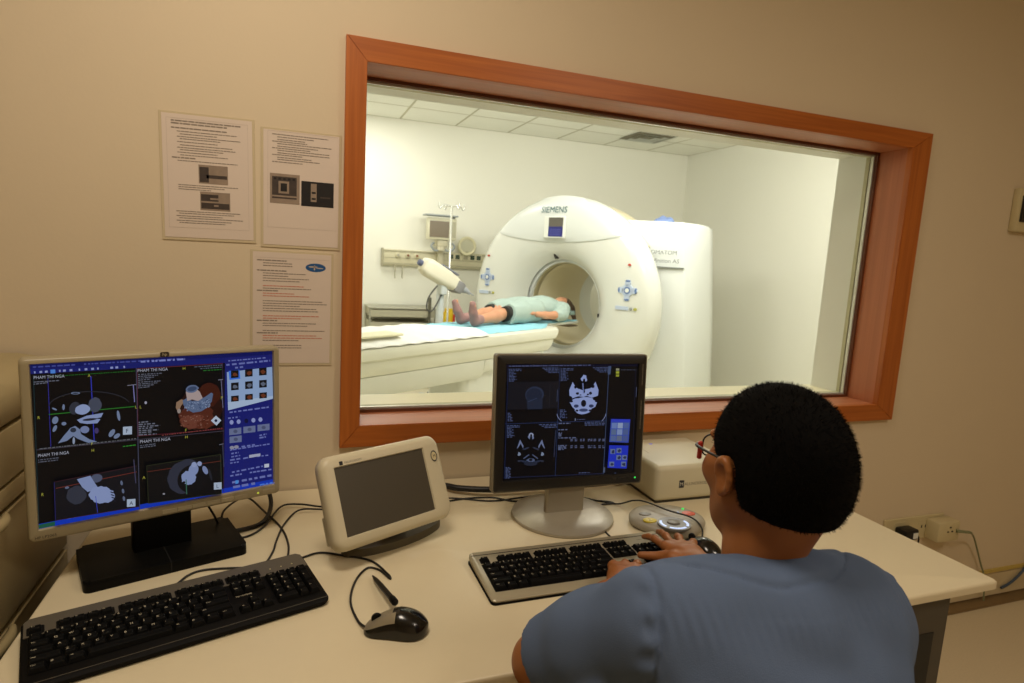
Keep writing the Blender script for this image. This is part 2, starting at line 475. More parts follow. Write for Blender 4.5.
for pts, m in (([(OX0, OZ1), (OX1, OZ1), (IX1, IZ1), (IX0, IZ1)], m_wh), ([(OX0, OZ0), (OX1, OZ0), (IX1, IZ0), (IX0, IZ0)], m_wh),
               ([(OX0, OZ0), (OX0, OZ1), (IX0, IZ1), (IX0, IZ0)], m_wv), ([(OX1, OZ0), (OX1, OZ1), (IX1, IZ1), (IX1, IZ0)], m_wv)):
    obj('frame_board', mitre(pts, YF, 0.0), m, win)
t = 0.02
obj('lining_board', bx(IX0 - t, IX1 + t, 0.0, YG, IZ1, IZ1 + t), m_lin, win)
obj('lining_board', bx(IX0 - t, IX1 + t, 0.0, YG, IZ0 - t, IZ0), m_lin, win)
obj('lining_board', bx(IX0 - t, IX0, 0.0, YG, IZ0, IZ1), m_linv, win)
obj('lining_board', bx(IX1, IX1 + t, 0.0, YG, IZ0, IZ1), m_linv, win)
# steel glazing bead round the pane, at YG
def ring_bar(w, y0, y1, x0, x1, z0, z1):
    bm = bmesh.new()
    add_box(bm, x0, x1, y0, y1, z1 - w, z1); add_box(bm, x0, x1, y0, y1, z0, z0 + w)
    add_box(bm, x0, x0 + w, y0, y1, z0 + w, z1 - w); add_box(bm, x1 - w, x1, y0, y1, z0 + w, z1 - w)
    return bm
m_dkw = mat('dark brown bead', (96, 50, 22), 0.5)
obj('stop_bead', ring_bar(0.009, YG - 0.012, YG, IX0, IX1, IZ0, IZ1), m_dkw, win)  # dark brown wood rebate round the pane
obj('glazing_bead', ring_bar(0.014, YG, YG + 0.012, IX0, IX1, IZ0, IZ1), m_steel, win)
obj('pane', bx(IX0, IX1, YG + 0.012, YG + 0.018, IZ0, IZ1), glass_mat('leaded glass', (0.985, 0.985, 0.97)), win)
obj('gasket', ring_bar(0.013, YG + 0.018, YG + 0.034, IX0, IX1, IZ0, IZ1), mat('olive gasket', (190, 186, 150), 0.5), win)
bm = bmesh.new()
add_box(bm, IX0 - t, IX0, YG, 0.30, IZ0, IZ1); add_box(bm, IX1, IX1 + t, YG, 0.30, IZ0, IZ1)
add_box(bm, IX0 - t, IX1 + t, YG, 0.30, IZ1, IZ1 + t)
obj('reveal', bm, m_white, win)
obj('sill', bx(IX0 - t, IX1 + t, YG, 0.32, IZ0 - t, IZ0 + 0.006, bev=0.003), mat('cream sill', (236, 230, 196), 0.4), win)

# ================================================================== papers on the wall
m_paper = mat('paper', (222, 206, 190), 0.55, var=0.02); m_slv = mat('clear plastic sleeve', (208, 192, 158), 0.25)
m_ink = mat('grey print', (140, 128, 114), 0.7); m_inkr = mat('red print', (204, 124, 100), 0.7); m_hair = mat('faint rule', (188, 172, 156), 0.7)
m_ph1 = mat('photo print dark', (66, 56, 50), 0.5, var=0.5, vscale=60); m_ph2 = mat('photo print light', (150, 132, 114), 0.5, var=0.3, vscale=40)
m_blk = mat('photo print black', (22, 20, 20), 0.5); m_blue = mat('blue print', (24, 84, 140), 0.5)
WX = Matrix(((1, 0, 0, 0), (0, 0, -1, 0), (0, 1, 0, 0), (0, 0, 0, 1)))    # XY plane -> wall facing -Y
def sheet(name, label, x0, x1, z0, z1, tilt=0.0, sleeve=True):
    t = thing(name, label, 'notice', ((x0 + x1) / 2, -0.001, z0), (0, tilt, 0), group='printed notices taped to the wall')
    w, h = x1 - x0, z1 - z0
    if sleeve: obj('plastic_sleeve', bx(-w / 2, w / 2, -0.0012, 0.0004, 0, h, bev=0.0004, seg=1), m_slv, t)
    obj('paper', bx(-w / 2 + .006, w / 2 - .006 * sleeve, -0.0020, -0.0012, 0.007, h - 0.005), m_paper, t)
    return t, w, h
def prints(t, y=-0.0023):
    return bmesh.new(), Matrix.Translation((0, y, 0)) @ WX
t1, w, h = sheet('wall_notice', 'notice sheet at the far left, two small photos one above the other', -0.293, -0.086, 1.404, 1.702, R(-0.6))
bm, mt = prints(t1); IK = [m_ink, m_inkr, m_hair, m_ph1, m_ph2, m_blk, m_blue]
def rect(x0, x1, y0, y1, mi, z=0.0): add_poly(bm, [(x0, y0), (x1, y0), (x1, y1), (x0, y1)], mi, mt, z)
for x0, x1, y0, y1 in ((-.088, .088, .283, .2835), (-.088, .088, .03, .0305), (-.088, -.0875, .03, .283), (.0875, .088, .03, .283)): rect(x0, x1, y0, y1, 2)
add_fake_line(bm, -.078, .276, .15, .0032, mt, 0, seed=1); add_fake_line(bm, -.078, .270, .12, .0032, mt, 0, seed=2)
add_fake_line(bm, -.078, .260, .12, .003, mt, 0, seed=3)
for i, yy in enumerate((.253, .247, .241, .236, .229, .222, .216, .211, .205, .199)): add_fake_line(bm, -.066 + .006 * (i % 2), yy, .07 + .07 * random.Random(i).random(), .002, mt, 0, seed=10 + i)
add_fake_line(bm, -.078, .192, .05, .003, mt, 0, seed=30); add_fake_line(bm, -.066, .186, .13, .002, mt, 0, seed=31)
rect(-.022, .042, .137, .181, 4); rect(-.020, .0, .140, .176, 3, .0001); rect(-.005, .04, .150, .158, 3, .0001); rect(.005, .025, .160, .176, 4, .0002)
for i, yy in enumerate((.130, .125, .120)): add_fake_line(bm, -.066, yy, .13 - .03 * i, .002, mt, 0, seed=40 + i)
rect(-.020, .046, .074, .118, 4); rect(-.018, .044, .078, .092, 3, .0001); rect(-.018, .02, .096, .112, 3, .0001); rect(.01, .02, .084, .088, 4, .0002); rect(.002, .03, .1, .104, 4, .0002)
for i, yy in enumerate((.068, .063, .057, .052, .046, .041)): add_fake_line(bm, -.072 + .006 * (i % 2), yy, .14 - .02 * (i % 3), .002, mt, 0, seed=50 + i)
obj('print', bm, IK, t1)
t2, w, h = sheet('wall_notice', 'notice sheet half under the window frame, two dark photos side by side', -0.075, 0.117, 1.398, 1.690, 0)
bm, mt = prints(t2)
for i, yy in enumerate((.276, .270, .264, .259, .254, .248, .243, .238, .232, .227, .221, .216, .210)):
    add_fake_line(bm, -.07 + .012 * (i % 3 > 0), yy, .06 + .08 * random.Random(i + 70).random(), .0022, mt, 0, seed=70 + i)
rect(-.075, -.005, .110, .183, 4); rect(-.07, -.012, .122, .176, 3, .0001); rect(-.055, -.03, .135, .165, 4, .0002); rect(-.05, -.035, .14, .16, 5, .0003); rect(-.07, -.01, .126, .13, 4, .0002)
for k in range(5): rect(-.066 + k * .011, -.060 + k * .011, .168, .173, 5, .0003)
rect(-.001, .078, .108, .170, 5); rect(.022, .036, .120, .165, 4, .0001); rect(.024, .034, .125, .130, 5, .0002); rect(.024, .034, .140, .145, 5, .0002); rect(.045, .07, .13, .134, 3, .0001)
rect(-.08, .086, .05, .0505, 2); rect(-.08, -.0795, .05, .285, 2); rect(-.08, .086, .2845, .285, 2)
obj('print', bm, IK, t2)
t3, w, h = sheet('wall_notice', 'notice sheet with a blue oval badge and red lines', -0.101, 0.100, 1.093, 1.390, R(0.3))
bm, mt = prints(t3)
add_poly(bm, ellipse(.025, .011, 28, .056, .258), 6, mt, .0001)
add_poly(bm, ellipse(.012, .002, 12, .05, .260), 2, mt, .0002); add_poly(bm, ellipse(.002, .007, 12, .053, .258), 2, mt, .0002); add_poly(bm, ellipse(.009, .0015, 12, .066, .257), 2, mt, .0002)
rect(-.09, .09, .278, .2785, 2)
ys = .270
for i in range(36):
    red = i in (9, 10, 13, 14, 21, 22, 23, 27, 30, 31)
    head = i in (0, 4, 12, 24, 29)
    if i % 6 != 3: add_fake_line(bm, -.085 + (0 if head else .014), ys, (.05 if head else .06 + .1 * random.Random(i + 200).random()) if i > 4 else .07, .0030 if head else .0021, mt, 1 if red else 0, seed=300 + i)
    ys -= .0064
obj('print', bm, IK, t3)

# ================================================================== things on the wall, right
m_cream = mat('cream plastic', (208, 194, 150), 0.4); m_black = mat('black plastic', (14, 13, 12), 0.45)
th = thing('wall_thermostat', 'small cream wall control with a black face, on the wall right of the window', 'thermostat', (2.75, 0, 1.70))
obj('housing', bx(-.060, .060, -.028, 0, -.083, .086, bev=.006), m_cream, th, smooth=40)
obj('display_face', bx(-.045, .05, -.034, -.027, -.045, .058, bev=.003), mat('glossy black face', (16, 14, 14), 0.25), th)
so = thing('socket_panel', 'cream double wall socket behind the desk corner', 'socket', (2.44, 0, 0.40))
obj('plate', bx(-.20, .14, -.010, 0, -.055, .045, bev=.004), m_cream, so)
for x in (-.12, .02): 
    bm = bmesh.new(); add_box(bm, x - .03, x + .03, -.012, -.009, -.03, .03, bev=.002)
    for dx in (-.011, .011): add_box(bm, x + dx - .003, x + dx + .003, -.0125, -.0119, -.006, .006, mi=1)
    obj('outlet', bm, [m_cream, m_black], so)
pl = thing('power_plug', 'black plug in the wall socket nearest the desk', 'plug', (2.335, -0.012, 0.395))
obj('plug_body', bx(-.04, .035, -.05, 0, -.022, .022, bev=.008), m_black, pl, smooth=40)
obj('white_sticker', bx(.002, .028, -.051, -.0495, -.014, .010), m_white, pl)
obj('cord', tube([(.03, -.03, -.005), (.055, -.035, -.02), (.06, -.03, -.08), (.05, -.02, -.2), (.04, -.02, -.37)], .003), m_black, pl)
ad = thing('plug_adapter', 'cream box adapter plugged in beside the black plug', 'adapter', (2.535, -0.010, 0.395))
obj('housing', bx(-.065, .06, -.06, 0, -.045, .04, bev=.008), m_cream, ad, smooth=40)
bm = bmesh.new()
for dx, dz in ((-.012, 0), (.012, 0), (0, .018)): add_box(bm, dx - .004, dx + .004, -.0615, -.0598, dz - .003, dz + .003)
obj('pin_holes', bm, m_black, ad)
cb = obj('network_cable', tube([(2.57, -.072, .395), (2.62, -.09, .392), (2.67, -.07, .372), (2.74, -.04, .33), (2.80, -.025, .26), (2.845, -.02, .19), (2.87, -.03, .12), (2.88, -.035, .02)], [.007, .006, .0038, .0035, .0035, .0035, .0035, .0035]), mat('grey green cable', (128, 132, 96), 0.5))
tag(cb, 'thin grey green cable hanging from the adapter down to the floor', 'cable')
cb = obj('network_cable', tube([(3.02, -.016, .05), (3.06, -.016, .06), (3.10, -.016, .078), (3.14, -.016, .105), (3.179, -.016, .147), (3.25, -.016, .24), (3.28, -.016, .4)], .0055), mat('blue grey cable', (66, 82, 100), 0.5))
tag(cb, 'blue grey cable rising along the skirting at the right edge', 'cable')

# ================================================================== desk
m_top = mat('cream laminate', (220, 207, 174), 0.38, bump=0.04, bscale=300, var=0.015, vscale=40)
m_leg = mat('dark grey steel', (70, 64, 54), 0.5)
DX0, DX1, DY0, DY1 = -0.423, 1.497, -0.850, -0.155
desk = thing('office_desk', 'long cream topped control desk under the window', 'desk', (0, 0, 0))
bm = bmesh.new()
c = [(DX0, DY0), (DX1 - .012, DY0), (DX1 - .003, DY0 + .003), (DX1, DY0 + .012), (DX1, DY1), (DX0, DY1)]
add_prism(bm, c, 0.731, 0.75, bev=.006, seg=3)
obj('desktop', bm, m_top, desk, smooth=50)
bm = bmesh.new()   # cable flap along the back, dipping towards the desktop
pr = [(-.152, .722), (-.152, .7445), (-.135, .7415), (-.10, .742), (-.06, .7455), (-.022, .751), (-.008, .7515), (-.008, .722)]
add_prism(bm, pr, DX0, DX1, mtx=Matrix(((0, 0, 1, 0), (1, 0, 0, 0), (0, 1, 0, 0), (0, 0, 0, 1))))
obj('cable_flap', bm, m_top, desk, smooth=40)
bm = bmesh.new(); add_box(bm, 1.22, 1.372, -.832, -.10, 0.0, .731)
obj('end_panel', bm, m_leg, desk)
bm = bmesh.new(); add_box(bm, .92, 1.222, -.80, -.12, .62, .731); add_box(bm, .92, 1.222, -.14, -.12, .05, .62); add_box(bm, .92, .94, -.80, -.14, 0, .62)
obj('pedestal', bm, m_leg, desk)
obj('end_recess', bx(1.235, 1.334, -.8335, -.8315, .04, .642), mat('black recess panel', (20, 20, 17), 0.6), desk)
obj('leg', bx(DX0 + .03, DX0 + .08, -.80, -.12, 0, .731, bev=.004), m_leg, desk)
obj('modesty_panel', bx(DX0 + .08, .92, -.14, -.12, .32, .731), m_leg, desk)

# ================================================================== cream drawer unit left of the desk
m_cab = mat('cabinet cream', (168, 152, 112), 0.45, bump=.03, bscale=120)
CX = -.505
cab = thing('drawer_cabinet', 'tall cream cabinet with pull out trays at the left end of the desk', 'cabinet', (0, 0, 0))
obj('body', bx(CX - .60, CX - .015, -1.0, -.02, 0.0, 1.04, bev=.01), m_cab, cab, smooth=40)
bm = bmesh.new(); add_prism(bm, [(CX - .60, 1.042), (CX - .004, 1.042), (CX, 1.046), (CX, 1.085), (CX - .010, 1.106), (CX - .035, 1.122), (CX - .08, 1.130), (CX - .60, 1.134)], 0.02, 1.0, mtx=Matrix(((1, 0, 0, 0), (0, 0, -1, 0), (0, 1, 0, 0), (0, 0, 0, 1))), bev=0)
obj('lid', bm, m_cab, cab, smooth=50)
for z0, z1 in ((0.932, 1.034), (0.888, 0.926), (0.668, 0.878), (0.42, 0.655), (0.05, 0.41)):
    dr = obj('tray_front', bx(CX - .016, CX, -.99, -.03, z0, z1, bev=.003), m_cab, cab, smooth=40)
    if z0 in (0.668, 0.42):
        obj('grip', tube([(CX - .004, -.70, z1 + .004), (CX + .012, -.48, z1 + .004), (CX + .016, -.40, z1 + .003), (CX + .008, -.36, z1 + .002), (CX + .001, -.33, z1 + .001), (CX + .001, -.06, z1 + .001)], [.006, .010, .010, .006, .003, .002]), m_cab, dr, smooth=180)
# ================================================================== CT scanner gantry
GANG = R(30)
TANG = R(32.5)
m_g = mat('scanner white', (226, 228, 220), 0.22, coat=0.3); m_g2 = mat('scanner cream cover', (228, 218, 184), 0.35)
m_gtop = mat('scanner panel white', (224, 228, 224), 0.3)
m_gray = mat('soft grey', (150, 158, 160), 0.5); m_gtxt = mat('teal grey letters', (62, 106, 112), 0.5); m_bbtn = mat('blue button', (92, 122, 176), 0.4); m_lbl = mat('pale blue label', (190, 204, 226), 0.5)
gt = thing('ct_scanner', 'big white ring shaped scanner behind the glass with a patient at its opening', 'scanner', (2.222, 3.45, 0), GANG)
AX = Matrix(((0, 0, 1, 0), (1, 0, 0, 0), (0, 1, 0, 0), (0, 0, 0, 1)))
GZ = 0.99
GM = Matrix.Translation((0, 0, GZ)) @ AX
prof = [(.90, .21), (.955, .21), (.978, .20), (.985, .17), (.985, .13), (.976, .09), (.955, .055), (.92, .028), (.87, .012), (.80, .004), (.72, .004), (.64, .016), (.56, .042), (.50, .076), (.455, .118), (.415, .17), (.392, .225), (.385, .29), (.39, .36), (.39, 1.0), (.43, 1.06), (.50, 1.08)]
def gx(r):
    p = [q for q in prof if q[1] < .35]
    best = .004
    for a, b in zip(p, p[1:]):
        if min(a[0], b[0]) <= r <= max(a[0], b[0]) and a[1] <= .25: 
            best = a[1] + (b[1] - a[1]) * ((r - a[0]) / (b[0] - a[0]) if a[0] != b[0] else 0); 
    return best
bm = lathe(prof[:16], 128, GM, cap=False)
for v in bm.verts:
    v.co.z = max(v.co.z, 0.006); rr_ = math.hypot(v.co.y, v.co.z - GZ); v.co.y *= 1 + .035 * min(1, max(0, (rr_ - .5) / .4))
obj('front_ring', bm, m_g, gt, smooth=180)
bm = lathe([(.378, .285), (.374, .30), (.374, .60), (.378, 1.02), (.41, 1.07), (.52, 1.10)], 96, GM, cap=False)
obj('bore_liner', bm, m_g2, gt, smooth=60)
bm = lathe([(.40, .225), (.384, .228), (.376, .262), (.384, .296), (.4, .30)], 96, GM, cap=False)
obj('bore_ring', bm, mat('bore band', (178, 168, 132), 0.4), gt, smooth=60)
# rear housing: rounded in plan, with the bore cut through it
def housing():
    bm = bmesh.new()
    hp = [(.20, .40), (.24, .60), (.49, 1.0), (.505, 1.012), (.72, 1.04), (.92, 1.045), (1.08, 1.01), (1.18, .93), (1.24, .76), (1.25, .5)]
    plan = [(x, -y) for x, y in hp] + [(x, y) for x, y in reversed(hp)]
    zs = [(0.0, 1.13), (.35, 1.12), (.8, 1.09), (1.2, 1.05), (1.55, 1.015), (1.74, .995), (1.775, .985)]
    rings = []
    for z, s in zs: rings.append([bm.verts.new((p[0], p[1] * (s if abs(p[1]) > .7 else 1 + (s - 1) * .3), z)) for p in plan])
    n = len(plan)
    for a, b in zip(rings, rings[1:]):
        for k in range(n): bm.faces.new((a[k], a[(k + 1) % n], b[(k + 1) % n], b[k]))
    bm.faces.new(list(reversed(rings[0]))); bm.faces.new(rings[-1])
    es = [e for e in bm.edges if all(v in rings[-1] for v in e.verts)]
    bmesh.ops.bevel(bm, geom=es, offset=.02, segments=3, affect='EDGES', clamp_overlap=True)
    return bm
hs = obj('rear_housing', housing(), m_gtop, gt, smooth=35)
cut = obj('cutter', lathe([(.39, -.2), (.39, 2.0)], 64, GM), m_g)
cut.matrix_world = parent_matrix(gt)
md = hs.modifiers.new('b', 'BOOLEAN'); md.operation = 'DIFFERENCE'; md.object = cut; md.solver = 'EXACT'
bpy.context.view_layer.update()
dg = bpy.context.evaluated_depsgraph_get()
me = bpy.data.meshes.new_from_object(hs.evaluated_get(dg)); hs.modifiers.clear(); hs.data = me
bpy.data.objects.remove(cut)
# domed cover over the top, behind the ring
bm = bmesh.new(); N = 40
secs = [(.20, .955), (.30, .965), (.52, .955), (.64, .915), (.74, .84), (.80, .74)]
rings = []
for x, r in secs: rings.append([bm.verts.new((x, r * math.cos(PI * (.20 + .60 * k / N)), GZ + r * math.sin(PI * (.20 + .60 * k / N)))) for k in range(N + 1)])
for a, b in zip(rings, rings[1:]):
    for k in range(N): bm.faces.new((a[k], a[k + 1], b[k + 1], b[k]))
bm.faces.new(rings[-1])
obj('top_dome', bm, m_g2, gt, smooth=60)
# crescent cover with maker's name and small display
bm = bmesh.new(); NU, NV = 48, 10; g = []
def low(y): return .565 + .085 * (y / .78) ** 2
y_end = .745
for i in range(NU + 1):
    y = -y_end + 2 * y_end * i / NU; top = math.sqrt(max(.966 ** 2 - y * y, 0)); lo_ = low(y); col = []
    if abs(y) < .27: top += .018 * min(1, (.27 - abs(y)) / .05)
    for j in range(NV + 1):
        z = lo_ + (max(top, lo_) - lo_) * j / NV; r = math.hypot(y, z)
        x = gx(min(r, .975)) - .010 - (.004 if 0 < j < NV else 0)
        col.append(bm.verts.new((x, y, GZ + z)))
    g.append(col)
for i in range(NU):
    for j in range(NV): bm.faces.new((g[i][j], g[i][j + 1], g[i + 1][j + 1], g[i + 1][j]))
r = bmesh.ops.extrude_face_region(bm, geom=bm.faces[:])
for v in [e for e in r['geom'] if isinstance(e, bmesh.types.BMVert)]: v.co.x += .05
tp = obj('crown_panel', bm, m_gtop, gt, smooth=40)
def FM(y, z, x=-.010): # text frame on the front: text x axis -> local -y (to the viewer's right), up -> z
    return Matrix(((0, 0, -1, x), (-1, 0, 0, y), (0, 1, 0, z), (0, 0, 0, 1)))
bm = bmesh.new(); add_text(bm, 'SIEMENS', .078, FM(0.165, GZ + .825, -.018 + .02), 0, .004)
for v in bm.verts: v.co.x = gx(math.hypot(v.co.y, v.co.z - GZ)) - .023 + (v.co.x - .002) * .3
obj('lettering', bm, m_gtxt, tp)
dp = obj('display', bx(-.024, .02, -.115, .115, GZ + .60, GZ + .79, bev=.006), m_white, gt)
bm = bmesh.new(); mt = FM(0, GZ, -.0265)
add_poly(bm, [(-.06, .612), (.098, .612), (.098, .70), (-.06, .70)], 0, mt); add_poly(bm, [(-.06, .70), (.098, .70), (.098, .78), (-.06, .78)], 1, mt)
for k in range(4): add_fake_line(bm, -.045, .625 + k * .016, .12, .006, mt, 2, .0005, seed=k)
obj('screen', bm, [glow('display blue', (62, 66, 150), 1.0), mat('display grey', (96, 92, 84), 0.3), glow('display pale', (120, 126, 200), 1.0)], dp)
# control clusters
def cluster(y, z, nm):
    r0 = math.hypot(y, z); x = gx(r0) - .006
    bm = bmesh.new(); mt = FM(y, GZ + z, x)
    T = lambda px, py, rx, ry, mi: add_prism(bm, ellipse(rx, ry, 20, px, py), -.012, .004 if mi == 1 else .006, mi, mt)
    T(0, 0, .052, .052, 1)
    for a in (0, 90, 180, 270): T(.062 * math.cos(R(a)), .062 * math.sin(R(a)), .026, .026, 1)
    CM = [m_bbtn, m_lbl, m_white, mat('red lamp', (190, 60, 40), 0.4), m_gray, mat('yellow green key', (170, 170, 70), 0.4)]
    cp = obj('control_pad', bm, CM, gt)
    for a in (0, 90, 180, 270):
        c, s = math.cos(R(a)), math.sin(R(a)); bm = bmesh.new(); T(.078 * c, .078 * s, .008 + .014 * abs(s), .008 + .014 * abs(c), 0); obj('arrow_button', bm, CM, cp)
    bm = bmesh.new(); T(0, 0, .030, .030, 0); obj('centre_button', bm, CM, cp)
    bm = bmesh.new(); T(0, 0, .018, .018, 2)
    for v in bm.verts: v.co.x -= .002
    obj('centre_cap', bm, CM, cp)
    bm = bmesh.new(); T(0, .21, .010, .010, 3); obj('red_lamp', bm, CM, gt)
    bm = bmesh.new(); add_box(bm, -.10, .02, -.165, -.135, -.012, .004, mi=1, mtx=mt); obj('key_label', bm, CM, gt)
    for px_, mi_ in ((.045, 4), (.085, 5)): bm = bmesh.new(); T(px_, -.15, .012, .012, mi_); obj('small_key', bm, CM, gt)
cluster(.80, .20, 'l'); cluster(-.78, .19, 'r')
m_slot = mat('dark slot', (34, 32, 28), 0.5)
bm = bmesh.new(); add_box(bm, -.035, .035, -.011, .011, -.03, .004, mtx=FM(.60, GZ - .17, gx(.62)) ); obj('laser_slot', bm, m_slot, gt)
bm = bmesh.new(); add_box(bm, -.009, .009, -.03, .03, -.04, .006, mtx=FM(.07, GZ + .445, gx(.45) - .01) @ Matrix.Rotation(R(25), 4, 'Z')); obj('laser_slot', bm, m_slot, gt)
bm = bmesh.new(); add_box(bm, -.010, .010, -.016, .016, -.03, .006, mtx=FM(-.44, GZ - .06, gx(.445) - .004)); obj('laser_slot', bm, m_slot, gt)
# product name on the side
d_ = Vector((.25, -.414, 0)).normalized(); n_ = Vector((-d_.y, d_.x, 0)); n_ = n_ if n_.x < 0 else -n_
def SMX(z, off=0.0):
    o = Vector((.49, -1.033, z)) - d_ * .318 + n_ * (.004 + off)
    return Matrix(((d_.x, 0, n_.x, o.x), (d_.y, 0, n_.y, o.y), (0, 1, 0, o.z), (0, 0, 0, 1)))
bm = bmesh.new()
add_text(bm, 'SOMATOM', .050, SMX(1.495, .012), 0, .004); add_text(bm, 'Definition AS', .050, SMX(1.425, .012), 0, .004)
add_box(bm, 0, .315, -.005, .005, -.03, .014, mtx=SMX(1.385))
obj('lettering', bm, mat('silver letters', (112, 118, 114), 0.4), hs)
# blue cloth on top of the housing
bm = bmesh.new(); rng = random.Random(3)
bmesh.ops.create_icosphere(bm, subdivisions=3, radius=1)
for v in bm.verts:
    n = math.sin(v.co.x * 5 + 1) * .12 + math.sin(v.co.y * 7) * .1
    v.co = Vector((v.co.x * .13, v.co.y * .09, max(v.co.z, 0) * .05 * (1 + n * 2)))
cl = obj('folded_cloth', bm, mat('blue cloth', (120, 142, 190), 0.8, bump=.3, bscale=60), smooth=180); cl.matrix_world = parent_matrix(gt) @ Matrix.Translation((.66, -.72, 1.78))
tag(cl, 'crumpled blue cloth lying on top of the scanner housing', 'cloth')

# ================================================================== patient table
TZ = 0.862
tb = thing('patient_table', 'long white patient couch running up to the scanner opening', 'examination table', (2.25, 3.445, 0), TANG)
m_tb = mat('couch cream', (226, 226, 210), 0.35); m_tbw = mat('couch white', (226, 228, 220), 0.3)
def section(bm, pts, x0, x1, bevel=0, x1b=None, mi=0):
    """profile (y,z) extruded along x; x1b shears the near end with height"""
    a = [bm.verts.new((x0, p[0], p[1])) for p in pts]; b = [bm.verts.new((x1 if x1b is None else x1 + x1b(p[1]), p[0], p[1])) for p in pts]
    n = len(pts); fs = [bm.faces.new(list(reversed(a))), bm.faces.new(b)]
    for k in range(n): fs.append(bm.faces.new((a[k], a[(k + 1) % n], b[(k + 1) % n], b[k])))
    for f in fs: f.material_index = mi
def sym(half): return half + [(-p[0], p[1]) for p in reversed(half)]
bm = bmesh.new()
section(bm, sym([(.0, .62), (.20, .62), (.265, .645), (.285, .69), (.283, .735), (.300, .75), (.304, .79), (.298, .815), (.27, .832), (.22, .838), (.0, .838)]), -2.75, -.38, x1b=lambda z: (z - .75) * .55)
obj('couch_body', bm, m_tb, tb, smooth=35)
bm = bmesh.new(); section(bm, sym([(.0, .815), (.12, .818), (.19, .832), (.205, .848), (.205, .856), (.0, .850)]), -2.70, .115)
obj('cradle', bm, m_tbw, tb, smooth=35)
obj('end_trim', bx(-.02, .118, -.20, .20, .806, .818, bev=.004), mat('brown edge trim', (120, 104, 78), 0.5), tb)
bm = bmesh.new(); section(bm, sym([(.0, .50), (.22, .50), (.25, .54), (.262, .640), (.0, .640)]), -2.70, -1.25)
obj('lower_beam', bm, m_tbw, tb, smooth=35)
bm = bmesh.new(); section(bm, sym([(.0, .545), (.235, .545), (.255, .57), (.264, .640), (.0, .640)]), -1.245, -.50)
obj('lower_beam', bm, m_tbw, tb, smooth=35)
bm = bmesh.new(); add_prism(bm, rrect(1.2, .46, .08, 5, -.90, 0), 0.012, .15, bev=.02); add_prism(bm, rrect(1.05, .40, .08, 5, -.88, 0), .15, .546)
obj('pedestal', bm, m_tbw, tb, smooth=40)
# sheets
def drape(name, x0, x1, w, z, m, label, cat, seed, sag=0.03, x1w=0, w2=None):
    rng = random.Random(seed); bm = bmesh.new(); NX, NY = 60, 24; g = []
    for i in range(NX + 1):
        col = []
        for j in range(NY + 1):
            u = j / NY * 2 - 1; x = x0 + (x1 - x0) * i / NX + x1w * u * (i / NX); y = u * (w if w2 is None or x < -.50 else w + (w2 - w) * min(1, (x + .50) / .12)) / 2
            over = max(0, abs(y) - .205)
            zz = z + .004 * math.sin(x * 17 + u * 3 + seed) * (1 - abs(u)) + .003 * math.sin(x * 41 + u * 9) - over * .45
            if over > .09: zz -= (over - .09) * .6
            col.append(bm.verts.new((x, y, zz)))
        g.append(col)
    for i in range(NX):
        for j in range(NY): bm.faces.new((g[i][j], g[i + 1][j], g[i + 1][j + 1], g[i][j + 1]))
    r = bmesh.ops.extrude_face_region(bm, geom=bm.faces[:])
    for v in [e for e in r['geom'] if isinstance(e, bmesh.types.BMVert)]: v.co.z += .003
    o = obj(name, bm, m, smooth=60); o.matrix_world = parent_matrix(tb); tag(o, label, cat); return o
drape('absorbent_sheet', -1.92, .09, .54, .862, mat('light blue sheet', (150, 212, 228), 0.7, bump=.2, bscale=60), 'light blue absorbent sheet under the patient on the couch', 'sheet', 1, w2=.42)
drape('bed_sheet', -2.62, -1.42, .60, .872, mat('white sheet', (240, 240, 234), 0.8, bump=.2, bscale=50), 'white sheet over the foot end of the couch', 'sheet', 2, x1w=-.17)
bx_ = obj('sandbag_pad', bx(-2.62, -2.05, -.26, -.10, .876, .890, bev=.005), mat('cream pad', (226, 222, 190), 0.6, var=.1, vscale=40), smooth=40); bx_.matrix_world = parent_matrix(tb)
tag(bx_, 'flat cream cushion at the foot end of the couch on the white sheet', 'cushion')

# ================================================================== contrast injector on its stand
ij = thing('contrast_injector', 'white injector head tilted on a pale pole behind the couch', 'injector', (1.23, 3.62, 0), R(18))
m_ij = mat('injector ivory', (236, 230, 208), 0.35); m_pole = mat('pale grey pole', (208, 214, 214), 0.3)
obj('pole', lathe([(.034, .05), (.034, 1.02), (.03, 1.06)], 20), m_pole, ij, smooth=40)
bm = bmesh.new()
for k in range(5):
    a = 2 * PI * k / 5 + .3
    add_tube(bm, [(0, 0, .10), (.15 * math.cos(a), .15 * math.sin(a), .085), (.30 * math.cos(a), .30 * math.sin(a), .07)], [.03, .022, .018])
add_lathe(bm, [(.05, .06), (.05, .14), (.035, .17)], 20)
bb = obj('base', bm, m_pole, ij, smooth=60)
for k in range(5):
    a = 2 * PI * k / 5 + .3
    obj('castor', lathe([(.0, -.018), (.034, -.018), (.038, -.01), (.038, .01), (.034, .018), (0, .018)], 20, Matrix.Translation((.30 * math.cos(a), .30 * math.sin(a), .038)) @ Matrix.Rotation(PI / 2, 4, 'X')), m_black, bb, smooth=40)
IM = Matrix.Translation((.02, -.03, 1.185)) @ Matrix.Rotation(R(27), 4, 'Y') @ Matrix.Diagonal((.96, .84, .84, 1))      # long axis along local +x, dipping down
bm = bmesh.new()
secs = [(-.27, .045, .05), (-.255, .07, .075), (-.2, .085, .092), (0, .088, .088), (.10, .08, .076), (.155, .066, .06), (.17, .055, .05)]
rings = []
for x, ry, rz in secs: rings.append([bm.verts.new(IM @ Vector((x, p[0], p[1]))) for p in rrect(2 * ry, 2 * rz, min(ry, rz) * .6, 5)])
